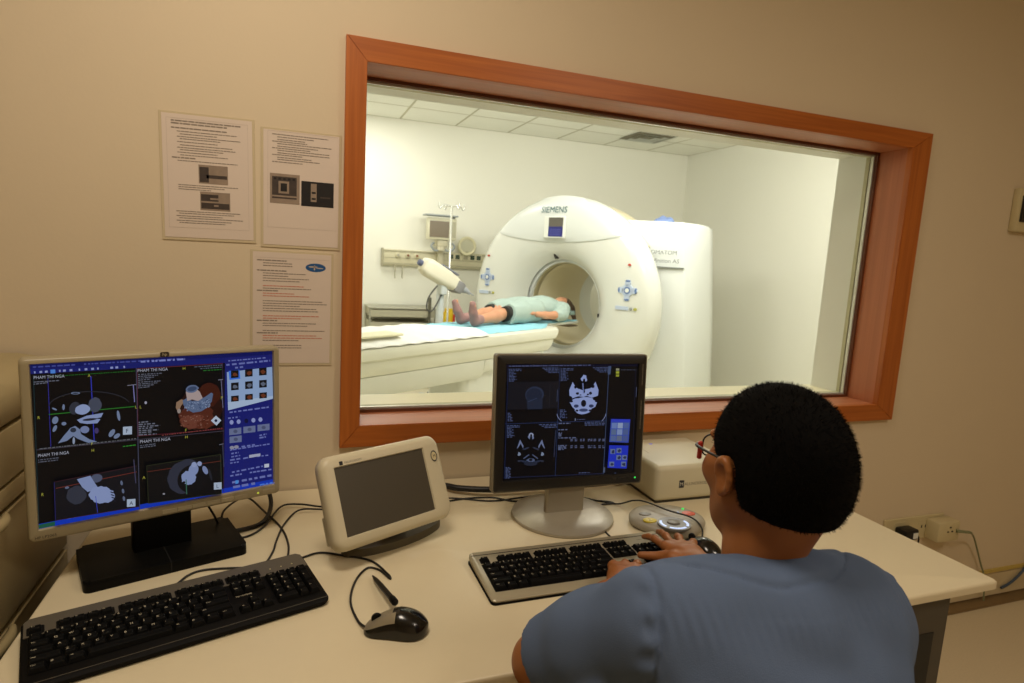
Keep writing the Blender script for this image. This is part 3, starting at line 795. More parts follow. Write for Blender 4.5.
for a, b in zip(rings, rings[1:]):
    n = len(a)
    for k in range(n): bm.faces.new((a[k], a[(k + 1) % n], b[(k + 1) % n], b[k]))
bm.faces.new(list(reversed(rings[0]))); bm.faces.new(rings[-1])
hd = obj('injector_head', bm, m_ij, ij, smooth=50)
bm = bmesh.new(); add_box(bm, -.10, .10, -.06, .06, .086, .105, bev=.01, mtx=IM); obj('control_panel', bm, mat('grey blue panel', (132, 136, 150), 0.4), ij, smooth=40)
obj('knob', lathe([(0, -.31), (.03, -.305), (.034, -.28), (.028, -.262)], 20, IM @ AX), mat('slate knob', (96, 104, 132), 0.5), ij, smooth=40)
bm = bmesh.new()
for s in (-.038, .038): add_lathe(bm, [(.03, .16), (.032, .22), (.026, .26), (.008, .30), (.005, .345), (0, .345)], 16, 0, IM @ Matrix.Translation((0, s, .0)) @ AX)
obj('syringe', bm, mat('clear grey syringe', (178, 182, 190), 0.2), ij, smooth=40)
bm = bmesh.new(); add_box(bm, .11, .19, -.085, .085, -.075, .050, bev=.015, mtx=IM); add_box(bm, .17, .21, -.070, .070, -.045, .045, bev=.008, mtx=IM); obj('syringe_clamp', bm, mat('mid grey clamp', (140, 138, 138), 0.4), ij, smooth=40)
obj('swivel', bx(-.03, .03, -.07, .02, 1.04, 1.14, bev=.01), m_pole, ij)
obj('cable_loop', tube([(-.08, -.08, 1.12), (-.16, -.08, 1.02), (-.17, -.07, .92), (-.11, -.06, .90), (-.05, -.05, .98), (.0, -.04, 1.06)], .007), mat('dark grey cord', (78, 78, 74), 0.5), ij, smooth=180)

# ================================================================== drip stand
iv = thing('drip_stand', 'thin chrome drip stand with four hooks, behind the injector', 'drip stand', (1.47, 4.30, 0))
m_chr = mat('chrome', (226, 228, 222), 0.25, metal=0.6)
obj('pole', lathe([(.011, .03), (.011, 1.86), (.0, 1.87)], 12), m_chr, iv, smooth=60)
for k in range(4):
    a = PI / 2 * k + .3; c, s = math.cos(a), math.sin(a)
    obj('hook', tube([(0, 0, 1.85), (.05 * c, .05 * s, 1.865), (.10 * c, .10 * s, 1.86), (.13 * c, .13 * s, 1.83), (.145 * c, .145 * s, 1.85), (.14 * c, .14 * s, 1.885)], .006, 8), m_chr, iv, smooth=180)
for k in range(5):
    a = 2 * PI / 5 * k; c, s = math.cos(a), math.sin(a)
    obj('foot', tube([(0, 0, .07), (.13 * c, .13 * s, .055), (.25 * c, .25 * s, .02)], .014, 8), m_chr, iv, smooth=180)

# ================================================================== service rail and the things on the far wall
m_rail = mat('rail cream', (208, 202, 172), 0.45); m_rgrey = mat('rail line grey', (168, 162, 136), 0.5)
sr = thing('service_rail', 'long cream wall rail with gas outlets and sockets on the far wall', 'wall rail', (0, 5.2, 0))
bm = bmesh.new(); add_box(bm, .92, 2.45, -.06, 0, 1.235, 1.41, bev=.006)
obj('rail_body', bm, m_rail, sr, smooth=40)
bm = bmesh.new(); add_box(bm, .93, 2.45, -.066, -.058, 1.385, 1.40); add_box(bm, .93, 2.45, -.066, -.058, 1.245, 1.262); add_box(bm, .93, 2.45, -.064, -.058, 1.318, 1.322); add_box(bm, .915, .935, -.07, 0, 1.225, 1.42)
obj('groove', bm, m_rgrey, sr)
for x, c in ((1.09, (170, 166, 150)), (1.20, (120, 66, 30)), (1.30, (128, 72, 34))):
    bm = lathe([(0, 0), (.03, 0), (.03, .018), (.022, .024), (0, .024)], 20, Matrix.Translation((x, -.06, 1.35)) @ Matrix.Rotation(PI / 2, 4, 'X'), )
    o = obj('gas_outlet', bm, m_rail, sr, smooth=40); obj('gas_port', lathe([(0, .024), (.014, .024), (.012, .034), (0, .034)], 14, Matrix.Translation((x, -.06, 1.35)) @ Matrix.Rotation(PI / 2, 4, 'X')), mat('gas cap %d' % int(x * 100), c, 0.5), o)
for x in (1.69, 1.765, 1.86, 1.94, 2.015):
    o = obj('socket', bx(x - .038, x + .038, -.068, -.058, 1.325, 1.40, bev=.003), m_rail, sr)
    obj('socket_face', bx(x - .024, x + .024, -.071, -.067, 1.338, 1.387), mat('dark green socket', (44, 66, 48), 0.5) if x not in (1.86,) else m_rgrey, o)
for x in (1.06, 1.14): obj('hook', tube([(x, -.06, 1.24), (x, -.09, 1.2), (x, -.075, 1.12), (x, -.10, 1.10)], .006), m_rgrey, sr)
mo = thing('patient_monitor', 'small grey screened monitor on a wall arm above the rail', 'monitor', (1.54, 5.0, 1.54))
obj('case', bx(-.165, .155, -.05, .06, 0, .235, bev=.012), mat('monitor cream', (222, 218, 192), 0.4), mo, smooth=40)
obj('screen', bx(-.145, .07, -.054, -.049, .025, .20), mat('monitor screen off', (122, 110, 92), 0.25), mo)
obj('button_column', bx(.085, .145, -.054, -.049, .03, .20), mat('button strip', (176, 172, 148), 0.5), mo)
obj('top_tray', bx(-.20, .16, -.09, .08, .252, .268, bev=.004), m_gray, mo)
obj('tray_bracket', bx(.12, .15, .02, .05, .20, .255), m_gray, mo)
bm = bmesh.new(); add_box(bm, -.05, .07, -.02, .14, -.07, 0, bev=.01); add_box(bm, -.015, .045, .06, .14, -.30, -.06, bev=.008); add_lathe(bm, [(.045, -.115), (.045, -.07)], 20)
obj('arm', bm, mat('arm cream', (214, 208, 182), 0.4), mo, smooth=40)
bm = bmesh.new()
for s in (-1, 1): add_tube(bm, [(.015, 0, -.09), (.015 + s * .08, -.02, -.12), (.015 + s * .13, -.02, -.07), (.015 + s * .10, -.02, -.03)], .011)
obj('handle', bm, m_gray, mo, smooth=180)
rg = thing('exam_lamp', 'round cream ring lamp hanging on the far wall beside the scanner', 'lamp', (1.865, 5.12, 1.49), (PI / 2, 0, 0))
obj('rim', lathe([(.075, 0), (.100, 0), (.108, .012), (.100, .025), (.085, .025), (.075, .015)], 36, cap=False), mat('ring cream yellow', (226, 220, 184), 0.4), rg, smooth=50)
obj('lens', lathe([(0, .01), (.075, .012)], 36, cap=False), mat('lamp lens', (206, 204, 180), 0.2), rg)
obj('wall_bracket', bx(-.015, .015, -.11, -.06, -.07, .012), m_rgrey, rg)
ca = thing('steel_trolley', 'low grey steel trolley against the far wall, left of the injector', 'trolley', (1.11, 4.98, 0))
m_tr = mat('trolley steel', (168, 166, 150), 0.4, metal=0.3); m_tr2 = mat('trolley grey front', (178, 174, 152), 0.5)
obj('top', bx(-.36, .36, -.20, .20, .785, .80, bev=.003), m_tr, ca)
obj('drawer', bx(-.345, .345, -.195, .19, .70, .775, bev=.004), m_tr2, ca)
obj('shelf', bx(-.35, .35, -.19, .19, .55, .565), m_tr, ca); obj('drawer', bx(-.345, .345, -.195, .19, .57, .64, bev=.004), m_tr2, ca); obj('shelf', bx(-.35, .35, -.19, .19, .2, .215), m_tr, ca)
for x in (-.345, .345):
    for y in (-.185, .185): obj('post', lathe([(.012, .06), (.012, .79)], 10, Matrix.Translation((x, y, 0))), m_tr, ca); obj('castor', lathe([(0, -.012), (.026, -.012), (.03, 0), (.026, .012), (0, .012)], 14, Matrix.Translation((x, y, .03)) @ Matrix.Rotation(PI / 2, 4, 'X')), m_black, ca)
for i, (x, h) in enumerate(((1.385, .92), (1.47, .88))):  # two dark rods, the upright handles of the trolley
    q = thing('trolley_handle', ('taller' if i == 0 else 'shorter') + ' of two dark upright handles of the trolley', 'rod', (x, 4.76, 0))
    obj('shaft', lathe([(.014, 0), (.014, h - .12), (.018, h - .11), (.018, h), (0, h + .005)], 12), mat('stick grey', (100, 98, 84), 0.5), q, smooth=40)
sb = thing('sharps_bin', 'small yellow waste bin with a red side on a stand', 'bin', (1.60, 4.85, 0))
obj('stand', lathe([(.10, 0), (.10, .015), (.015, .03), (.015, .60), (.06, .61), (.06, .62)], 20), m_gray, sb, smooth=40)
bm = bmesh.new(); add_prism(bm, rrect(.13, .11, .03), .62, .76); obj('bin_body', bm, mat('yellow plastic', (232, 196, 40), 0.4), sb, smooth=40)
bm = bmesh.new(); add_prism(bm, rrect(.09, .09, .03, cx=.02), .76, .80); obj('lid', bm, mat('yellow plastic', (232, 196, 40), 0.4), sb, smooth=40)
obj('side_label', bx(.055, .078, -.06, .05, .63, .74, bev=.004), mat('red plastic', (190, 48, 30), 0.4), sb)
# ceiling vent
ve = thing('ceiling_vent', 'square air vent in the tiled ceiling of the scan room', 'vent', (3.71, 4.48, 2.80))
bm = bmesh.new()
for r0, r1, z in ((.24, .20, -.012), (.17, .12, -.02), (.10, .05, -.02)):
    for a in range(4):
        M = Matrix.Rotation(PI / 2 * a, 4, 'Z')
        vs = [bm.verts.new(M @ Vector(p)) for p in ((-r0, -r0, z), (r0, -r0, z), (r1, -r1, z + .03 - .012), (-r1, -r1, z + .018))]
        bm.faces.new(vs)
r = bmesh.ops.solidify(bm, geom=bm.faces[:], thickness=.003)
obj('louvre', bm, m_white, ve)
obj('backing', bx(-.22, .22, -.22, .22, -.008, -.001), mat('vent dark', (140, 134, 114), 0.7), ve)
cbl = obj('floor_cable', tube([(.75, 3.1, .012), (.95, 3.3, .012), (1.15, 3.35, .012), (1.3, 3.2, .012)], .008), mat('grey floor cable', (120, 116, 100), 0.5)); tag(cbl, 'grey cable lying on the scan room floor under the couch', 'cable')
# ================================================================== helpers for what the screens show
def homog(src, dst):
    A = []; b = []
    for (x, y), (u, v) in zip(src, dst):
        A.append([x, y, 1, 0, 0, 0, -u * x, -u * y]); b.append(u); A.append([0, 0, 0, x, y, 1, -v * x, -v * y]); b.append(v)
    h = np.linalg.solve(np.array(A, float), np.array(b, float))
    def f(x, y):
        w = h[6] * x + h[7] * y + 1
        return ((h[0] * x + h[1] * y + h[2]) / w, (h[3] * x + h[4] * y + h[5]) / w)
    return f
class Screen:
    """draws flat lit shapes on a display of w x h metres; each shape lies a hair above the last"""
    def __init__(s, w, h, corners):
        s.bm = bmesh.new(); s.mats = []; s.w = w; s.h = h; s.z = 0.0
        s.f = homog(corners, [(-w / 2, h / 2), (w / 2, h / 2), (w / 2, -h / 2), (-w / 2, -h / 2)])
    def m(s, rgb):
        g = glow('lit pixels %d %d %d' % rgb, rgb)
        if g not in s.mats: s.mats.append(g)
        return s.mats.index(g)
    def step(s): s.z += 0.00002
    def poly(s, pts, rgb, step=True):
        if step: s.step()
        q = [s.f(*p) for p in pts]
        q = [(max(-s.w / 2, min(s.w / 2, a)), max(-s.h / 2, min(s.h / 2, b))) for a, b in q]
        vs = [s.bm.verts.new((a, -s.z, b)) for a, b in q]
        f = s.bm.faces.new(vs); f.material_index = s.m(rgb)
    def blob(s, cx, cy, rx, ry, rgb, rot=0, n=22, wob=0.0, seed=0):
        rng = random.Random(seed); c, q = math.cos(R(rot)), math.sin(R(rot)); pts = []
        for k in range(n):
            a = 2 * PI * k / n; r = 1 + wob * rng.uniform(-1, 1); x, y = rx * r * math.cos(a), ry * r * math.sin(a)
            pts.append((cx + x * c - y * q, cy + x * q + y * c))
        s.poly(pts, rgb)
    def line(s, x0, y0, x1, y1, t, rgb):
        d = math.hypot(x1 - x0, y1 - y0); nx, ny = -(y1 - y0) / d * t / 2, (x1 - x0) / d * t / 2
        s.poly([(x0 + nx, y0 + ny), (x1 + nx, y1 + ny), (x1 - nx, y1 - ny), (x0 - nx, y0 - ny)], rgb)
    def words(s, x0, y0, x1, y1, t, rgb, seed=0):
        """a row of illegible small words from (x0,y0) to (x1,y1)"""
        rng = random.Random(seed + int(x0 * 7 + y0 * 13)); L = math.hypot(x1 - x0, y1 - y0); p = 0; s.step()
        while p < L:
            l = min(L - p, t * rng.uniform(1, 4)); a, b = p / L, (p + l) / L
            s.line(x0 + (x1 - x0) * a, y0 + (y1 - y0) * a, x0 + (x1 - x0) * b, y0 + (y1 - y0) * b, t, rgb); p += l + t * rng.uniform(.5, 1.4)
    def text(s, str_, x, y, size, rgb, slope=0.0):
        s.step(); a = Vector(s.f(x, y)); b = Vector(s.f(x + 10, y + 10 * slope)); c = Vector(s.f(x, y - 10))
        ux = (b - a) / 10; uy = (c - a) / 10
        M = Matrix(((ux.x, uy.x, 0, a.x), (0, 0, -1, -s.z), (ux.y, uy.y, 0, a.y), (0, 0, 0, 1)))
        add_text(s.bm, str_, size, M, s.m(rgb))
    def done(s, name, parent, x=0, y=0, z=0):
        o = obj(name, s.bm, s.mats, parent); o.location = (x, y, z); return o
def rr_loop(bm, w, h, r, y, n=6, cx=0, cz=0):
    return [bm.verts.new((cx + p[0], y, cz + p[1])) for p in rrect(w, h, r, n)]
def bridge(bm, a, b, mi=0):
    n = len(a)
    for k in range(n):
        f = bm.faces.new((a[k], a[(k + 1) % n], b[(k + 1) % n], b[k])); f.material_index = mi
def panel_case(w, h, r, depth, sw, sh, scx=0, scz=0, lip=0.006, edge=0.004, back=0.7):
    """display case facing -Y with a real screen recess; origin at the centre of the front"""
    bm = bmesh.new()
    inner2 = rr_loop(bm, sw, sh, .001, lip, cx=scx, cz=scz); inner = rr_loop(bm, sw + .004, sh + .004, .002, 0, cx=scx, cz=scz)
    f1 = rr_loop(bm, w - 2 * edge, h - 2 * edge, max(r - edge, .001), 0); f2 = rr_loop(bm, w - edge * .6, h - edge * .6, r, edge * .35); f3 = rr_loop(bm, w, h, r, edge)
    b1 = rr_loop(bm, w, h, r, depth * .55); b2 = rr_loop(bm, w * .94, h * .94, r, depth * .72); b3 = rr_loop(bm, w * back, h * back, r, depth)
    L = [inner2, inner, f1, f2, f3, b1, b2, b3]
    for a, b in zip(L, L[1:]): bridge(bm, a, b)
    bm.faces.new(b3); bm.faces.new(list(reversed(inner2)))
    return bm

# ================================================================== left monitor
m_hp = mat('monitor bezel putty', (160, 148, 118), 0.4, bump=.03, bscale=400); m_mblk = mat('monitor black', (8, 8, 7), 0.5, spec=.15); m_scr = mat('dark screen glass', (8, 8, 10), 0.25)
hp = thing('computer_monitor', 'wide beige framed monitor showing colour heart scans, at the left of the desk', 'monitor', (-.25, -.315, .75), R(19.5))
bm = bmesh.new(); add_prism(bm, rrect(.288, .168, .012, 5), 0, .022, bev=.009, seg=4)
bs = obj('base', bm, m_mblk, hp, smooth=50)
bm = bmesh.new(); add_box(bm, -.001, .001, -.0845, .0, .004, .0226)
obj('seam', bm, mat('seam black', (4, 4, 4), 0.7), bs)
bm = bmesh.new(); add_box(bm, -.053, .053, -.005, .035, .018, .30, bev=.004)
obj('neck', bm, m_mblk, hp, smooth=40)
PM = Matrix.Translation((.0, .0, 0))
hpc = bpy.data.objects.new('screen_case', None); bpy.data.objects.remove(hpc)
w_, h_ = .454, .340
cs = obj('display_case', panel_case(w_, h_, .010, .06, .424, .306, scx=.001, scz=.006), m_hp, hp, smooth=40)
cs.location = (.009, -.012, .262); cs.rotation_euler = (R(-1.1), 0, R(1.1))
S = Screen(.424, .306, [(100, 120), (920, 78), (918, 535), (138, 672)])
BL = (20, 30, 112); BLK = (6, 6, 9)
S.poly([(100, 120), (920, 78), (918, 535), (138, 672)], BLK)
S.poly([(100, 120), (920, 78), (920, 92), (101, 134)], (16, 24, 96)); S.poly([(101, 134), (760, 99), (757, 118), (103, 152)], BL)
S.poly([(757, 100), (920, 90), (918, 535), (752, 555)], (26, 32, 116))
S.poly([(136, 656), (918, 520), (918, 535), (138, 672)], (20, 58, 190)); S.poly([(137, 658), (190, 648), (190, 662), (138, 671)], (30, 92, 70))
S.words(110, 128, 250, 121, 5, (70, 80, 160)); S.words(280, 119, 600, 103, 5, (70, 80, 160)); S.words(470, 112, 620, 104, 6, (130, 140, 210)); S.words(230, 638, 420, 605, 6, (70, 110, 220))
S.poly([(168, 137), (184, 136), (185, 149), (169, 150)], (80, 140, 230))
for i, xx in enumerate((114, 132, 150, 197, 210, 232, 262, 282, 304, 324, 368, 385, 412)): S.line(xx, 146 - (xx - 114) * .055, xx + (9 if i % 3 else 5), 145 - (xx - 114) * .055, 7, (150, 160, 215))
gl = (40, 60, 74)
S.line(112, 155, 137, 650, 2, (30, 60, 66)); S.line(455, 133, 468, 612, 3, (66, 70, 92)); S.line(748, 118, 750, 560, 2, (60, 40, 70)); S.line(125, 408, 752, 352, 3, (60, 56, 70)); S.line(456, 136, 748, 120, 2, (110, 40, 50)); S.line(458, 366, 750, 346, 2, (90, 30, 44)); S.line(458, 136, 462, 366, 2, (90, 30, 50))
# view 1
S.line(160, 165, 173, 398, 2, (50, 50, 160)); S.line(303, 160, 316, 382, 3, (52, 60, 190)); S.line(165, 289, 450, 265, 3, (40, 120, 40)); S.line(445, 190, 450, 250, 3, (130, 130, 190)); S.line(425, 193, 455, 190, 2, (140, 140, 160))
S.words(165, 160, 450, 143, 2, (36, 120, 40))
for k in range(20):
    a0, a1 = PI * (1.02 + .9 * k / 20), PI * (1.02 + .9 * (k + 1) / 20)
    S.line(300 + 135 * math.cos(a0), 262 + 50 * math.sin(a0), 300 + 135 * math.cos(a1), 262 + 50 * math.sin(a1), 3, (44, 46, 54))
S.blob(250, 268, 18, 22, (50, 54, 66), 20); S.blob(317, 258, 22, 25, (72, 78, 96), 0, wob=.06); S.blob(276, 273, 25, 17, (148, 164, 206), -8, wob=.04)
S.poly([(258, 308), (290, 294), (345, 285), (338, 300), (318, 304), (336, 306), (326, 320), (292, 322), (268, 318)], (140, 156, 200)); S.blob(300, 307, 24, 4, (30, 32, 44), -5)
S.blob(284, 341, 15, 12, (120, 134, 176)); S.poly([(236, 335), (252, 328), (268, 340), (272, 356), (300, 374), (326, 382), (296, 386), (262, 372), (246, 362), (226, 378), (196, 386), (214, 362), (226, 348)], (120, 136, 170)); S.blob(246, 342, 10, 8, (40, 50, 66)); S.blob(248, 378, 4, 12, (150, 164, 190))
for x, y, a, b, r in ((396, 295, 5, 18, -10), (374, 354, 8, 15, 35), (391, 364, 12, 7, -35), (186, 308, 10, 13, 20), (185, 336, 6, 12, 25), (213, 264, 4, 10, 0), (183, 270, 9, 3, 25), (215, 320, 8, 6, 0), (252, 217, 15, 4, 0)):
    S.blob(x, y, a, b, (118, 134, 166), r)
S.blob(252, 217, 11, 2, (14, 14, 20)); S.blob(323, 345, 7, 10, (70, 60, 110)); 
def card(x, y, s_, ch, rot=0):
    c, q = math.cos(R(rot)), math.sin(R(rot)); S.poly([(x + s_ * (u * c - v * q), y + s_ * (u * q + v * c)) for u, v in ((-1, -.85), (1, -.95), (1, .85), (-1, .95))], (176, 192, 214)); S.text(ch, x - s_ * .4, y + s_ * .5, s_ * 1.3, (20, 24, 60))
card(426, 346, 15, 'F')
S.text('PHAM THI NGA', 112, 168, 15, (176, 180, 196), -.05); S.text('PHAM THI NGA', 458, 147, 15, (176, 180, 196), -.05); S.text('PHAM THI NGA', 130, 432, 15, (176, 180, 196), -.10); S.text('PHAM THI NGA', 467, 390, 15, (176, 180, 196), -.09)
for i in range(2): S.words(113, 178 + 7 * i, 200 - 40 * i, 173 + 7 * i, 3, (110, 114, 130), i); S.words(132, 441 + 7 * i, 200, 434 + 7 * i, 3, (100, 104, 120), i); S.words(468, 398 + 6 * i, 520, 392 + 6 * i, 3, (100, 104, 120), i)
for i in range(8): S.words(460, 155 + 6.5 * i, 540 - (i * 13) % 50, 151 + 6.5 * i, 3, (104, 108, 124), i)
S.words(650, 130, 745, 124, 3, (90, 100, 120)); S.words(670, 136, 745, 131, 3, (90, 100, 120)); S.words(680, 143, 745, 139, 3, (36, 120, 40))
for i in range(7): S.words(462, 318 + 7 * i, 500 + (i * 17) % 40, 315 + 7 * i, 4, (110, 114, 130), i)
S.words(135, 402, 455, 372, 3, (100, 104, 110)); S.words(410, 398, 455, 393, 3, (50, 150, 50)); S.words(540, 362, 745, 340, 3, (130, 60, 60))
# view 2, coloured heart
S.blob(668, 272, 76, 74, (40, 16, 12), -20, 30, .05, 1); S.blob(700, 225, 36, 42, (66, 26, 16), 10, 26, .06, 2); S.blob(655, 300, 58, 42, (86, 40, 28), -10, 30, .10, 3); S.blob(642, 316, 42, 22, (112, 62, 48), -8, 26, .16, 4); S.blob(690, 322, 36, 18, (92, 44, 30), -16, 22, .15, 8)
S.poly([(588, 250), (604, 240), (618, 244), (604, 262), (594, 286), (586, 268)], (150, 120, 96)); S.blob(597, 280, 6, 8, (160, 146, 140))
S.poly([(609, 244), (624, 236), (640, 246), (662, 244), (686, 232), (706, 218), (712, 222), (708, 248), (694, 268), (672, 282), (644, 286), (622, 274), (612, 260)], (92, 110, 144))
rng = random.Random(5)
for _ in range(120):
    a, b = rng.uniform(614, 702), rng.uniform(240, 280)
    if abs(b - (262 - (a - 650) * .18)) < 15: S.blob(a, b, 2.2, 1.6, rng.choice([(54, 70, 104), (140, 158, 190), (120, 130, 160)]), n=5)
S.poly([(619, 214), (628, 206), (655, 204), (666, 214), (676, 236), (660, 246), (640, 240), (624, 246)], (178, 160, 158)); S.blob(640, 204, 22, 13, (98, 114, 148), -12, 22, .05, 2); S.blob(640, 204, 16, 8, (60, 76, 108), -12)
for _ in range(60): S.blob(rng.uniform(600, 700), rng.uniform(292, 336), rng.uniform(1, 4), rng.uniform(1, 2.5), rng.choice([(130, 84, 70), (70, 26, 18), (150, 110, 96), (104, 54, 40)]), n=5)
S.poly([(720, 296), (738, 312), (722, 330), (703, 313)], (190, 204, 224)); S.blob(720, 313, 5, 5, (24, 30, 60)); S.line(738, 172, 744, 270, 2, (120, 120, 150)); S.line(728, 174, 744, 172, 2, (140, 140, 160)); S.blob(484, 249, 4, 5, (170, 170, 190))
# views 3 and 4
S.poly([(184, 511), (455, 462), (464, 598), (190, 638)], (17, 18, 26))
S.line(184, 511, 455, 462, 2, (60, 30, 40)); S.line(184, 511, 190, 638, 2, (40, 40, 110)); S.line(190, 638, 464, 598, 2, (60, 30, 40)); S.line(190, 532, 455, 482, 2, (120, 50, 40)); S.line(445, 440, 452, 520, 3, (70, 70, 100))
S.blob(257, 556, 32, 30, (52, 56, 70), 0, wob=.08); S.blob(322, 501, 20, 14, (82, 90, 116), -10); S.poly([(258, 503), (302, 492), (316, 515), (326, 530), (312, 540), (294, 546), (276, 530)], (136, 152, 196)); S.blob(340, 556, 43, 28, (142, 158, 204), 4, 30, .07, 5); S.line(320, 560, 327, 615, 2, (60, 70, 190))
for k in range(5): S.blob(372 + k * 2, 540 + k * 9, 7, 2, (30, 34, 50), 20)
for x, y in ((226, 530), (405, 518), (410, 545), (413, 570)): S.blob(x, y, 7 if x < 300 else 4, 4 if x < 300 else 8, (100, 112, 140), -10)
card(437, 585, 14, 'A')
S.poly([(488, 462), (735, 428), (738, 560), (494, 588)], (12, 13, 17)); S.line(488, 462, 735, 428, 2, (44, 50, 30)); S.line(488, 462, 494, 588, 2, (44, 50, 30)); S.line(494, 588, 738, 560, 2, (44, 50, 30)); S.line(735, 428, 738, 560, 2, (60, 70, 50)); S.line(490, 482, 736, 450, 2, (100, 44, 34))
S.blob(618, 500, 64, 54, (48, 52, 68), -35, 30, .04, 6); S.blob(640, 508, 52, 46, (14, 15, 20), -35); S.blob(628, 505, 25, 24, (136, 152, 196), -30, 26, .07, 7); S.blob(644, 478, 16, 20, (136, 152, 196), 20); S.blob(646, 461, 9, 9, (150, 164, 206)); S.blob(664, 458, 8, 8, (150, 164, 206)); S.blob(683, 480, 8, 15, (130, 144, 186), -25); S.blob(612, 520, 5, 4, (14, 15, 20)); S.line(619, 510, 621, 560, 3, (60, 110, 90)); S.blob(700, 495, 4, 22, (34, 38, 48), -15)
S.line(730, 395, 745, 392, 2, (120, 120, 140)); S.line(742, 396, 746, 470, 3, (60, 66, 90)); S.blob(545, 557, 4, 3, (150, 150, 160)); card(725, 534, 13, 'L')
for ch, x, y in (('A', 290, 160), ('R', 126, 300), ('L', 463, 268), ('H', 607, 138), ('F', 303, 390), ('H', 304, 412), ('F', 615, 349), ('R', 142, 556), ('H', 615, 372), ('A', 474, 506), ('L', 448, 268), ('P', 736, 240)): S.text(ch, x, y, 14, (176, 176, 70), -.08)
# right column
S.poly([(757, 147), (912, 130), (914, 240), (761, 278)], (150, 176, 216)); S.poly([(760, 250), (914, 230), (914, 240), (761, 278)], (176, 196, 224)); S.poly([(763, 143), (800, 139), (803, 170), (766, 174)], (60, 118, 230))
for r_, ys in enumerate(((155, 151, 147), (197, 193, 189), (239, 234, 229))):
    for x, y in zip((784, 832, 880), ys):
        h2 = 13 if r_ < 2 else 10
        S.poly([(x - 13, y - h2), (x + 13, y - h2 - 2), (x + 13, y + h2 - 2), (x - 13, y + h2)], (14, 14, 18)); S.blob(x + 1, y, 8, 7, (110, 56, 34) if r_ != 1 else (100, 110, 130), 0, 12, .2, x)
for x, y in ((785, 350), (833, 344), (881, 338), (786, 377)):
    S.poly([(x - 21, y - 9), (x + 20, y - 13), (x + 20, y + 9), (x - 21, y + 13)], (110, 120, 158)); S.blob(x, y, 7, 6, (80, 88, 120))
for x0, y0, x1, y1, t in ((755, 122, 905, 108, 6), (762, 108, 890, 98, 4), (785, 132, 812, 129, 6), (765, 285, 900, 268, 5), (760, 305, 800, 300, 5), (866, 365, 890, 360, 5), (866, 373, 888, 370, 5), (805, 402, 850, 396, 5), (766, 413, 900, 394, 4), (770, 425, 795, 421, 5), (770, 436, 800, 431, 4), (766, 447, 800, 442, 5), (810, 442, 830, 438, 5), (858, 436, 895, 432, 4), (766, 457, 795, 453, 4), (772, 488, 880, 468, 5), (832, 490, 905, 480, 5), (766, 500, 805, 494, 5), (772, 522, 905, 500, 7), (775, 538, 850, 526, 8), (880, 532, 915, 526, 4)):
    S.words(x0, y0, x1, y1, t, (112, 122, 190), int(x0))
for i, x in enumerate((771, 795, 821, 845, 869)): S.blob(x, 318 - i * 2, 7, 8, (14, 18, 60) if i == 2 else (150, 160, 214), n=8); 
S.poly([(830, 430), (868, 425), (868, 434), (830, 440)], (176, 180, 204)); S.poly([(881, 462), (897, 460), (897, 472), (881, 474)], (200, 206, 224)); S.poly([(783, 515), (793, 514), (793, 525), (783, 527)], (80, 150, 230)); S.blob(772, 404, 8, 6, (150, 150, 170), n=10); S.blob(787, 402, 8, 6, (150, 150, 170), n=10)
S.words(865, 532, 912, 524, 5, (80, 130, 230))
scr = S.done('screen', cs, .001, .0055, .006)
bm = bmesh.new(); add_prism(bm, rrect(.016, .010, .003, 4), 0, .0012, mtx=WX @ Matrix.Translation((.0, .1655, 0)))
lg = obj('badge', bm, mat('dark oval badge', (52, 44, 32), 0.3), cs)
bm = bmesh.new(); add_text(bm, 'hp', .0085, Matrix.Translation((-.0042, -.0014, .1632)) @ WX, 0, .0002); obj('badge_letters', bm, mat('badge silver', (190, 180, 150), 0.3), lg)
bm = bmesh.new(); add_text(bm, 'HP LP2065', .0072, Matrix.Translation((-.218, -.0003, -.1645)) @ WX, 0, .0002); obj('lettering', bm, mat('dark letters', (50, 42, 30), 0.6), cs)
for i in range(6):
    x = -.012 + i * .028
    b_ = bmesh.new(); add_box(b_, x, x + .0265, -.0008, .001, -.1655, -.1565, bev=.001); obj('menu_button', b_, m_hp, cs)
b_ = bmesh.new(); add_box(b_, .188, .214, -.0008, .001, -.1655, -.155, bev=.001); obj('power_button', b_, m_hp, cs)
b_ = bmesh.new(); add_lathe(b_, [(0, 0), (.0022, 0), (.002, .001), (0, .0012)], 12, 0, Matrix.Translation((.178, 0, -.160)) @ Matrix.Rotation(PI / 2, 4, 'X')); obj('power_lamp', b_, glow('green yellow lamp', (200, 210, 70), 1.2), cs)

# ================================================================== beige touch panel
m_tp = mat('touch panel beige', (208, 198, 168), 0.42)
tp = thing('touch_display', 'thick beige touch display with a blank grey screen, leaning back on a dark foot', 'display', (.226, -.352, .75), R(25.9))
bm = bmesh.new(); add_prism(bm, ellipse(.132, .046, 40, 0, .008), 0, .018, bev=.006, seg=3); obj('foot', bm, mat('taupe foot', (84, 76, 56), 0.6), tp, smooth=50)
bm = bmesh.new(); add_box(bm, -.03, .03, -.005, .025, .012, .12, bev=.006); obj('neck', bm, mat('taupe foot', (84, 76, 56), 0.4), tp, smooth=40)
cs = obj('display_case', panel_case(.305, .196, .026, .052, .226, .142, scx=-.010, scz=.0, lip=.005, edge=.012, back=.84), m_tp, tp, smooth=60)
pc = Vector((.197 - .215, -.393 + .355, 0)); a = R(-25.9); cs.location = (pc.x * math.cos(a) - pc.y * math.sin(a), pc.x * math.sin(a) + pc.y * math.cos(a), .139); cs.rotation_euler = (R(-24.3), 0, 0)
obj('screen', bx(-.123, .103, .0035, .005, -.071, .071), mat('blank touch screen', (74, 68, 56), 0.35), cs)
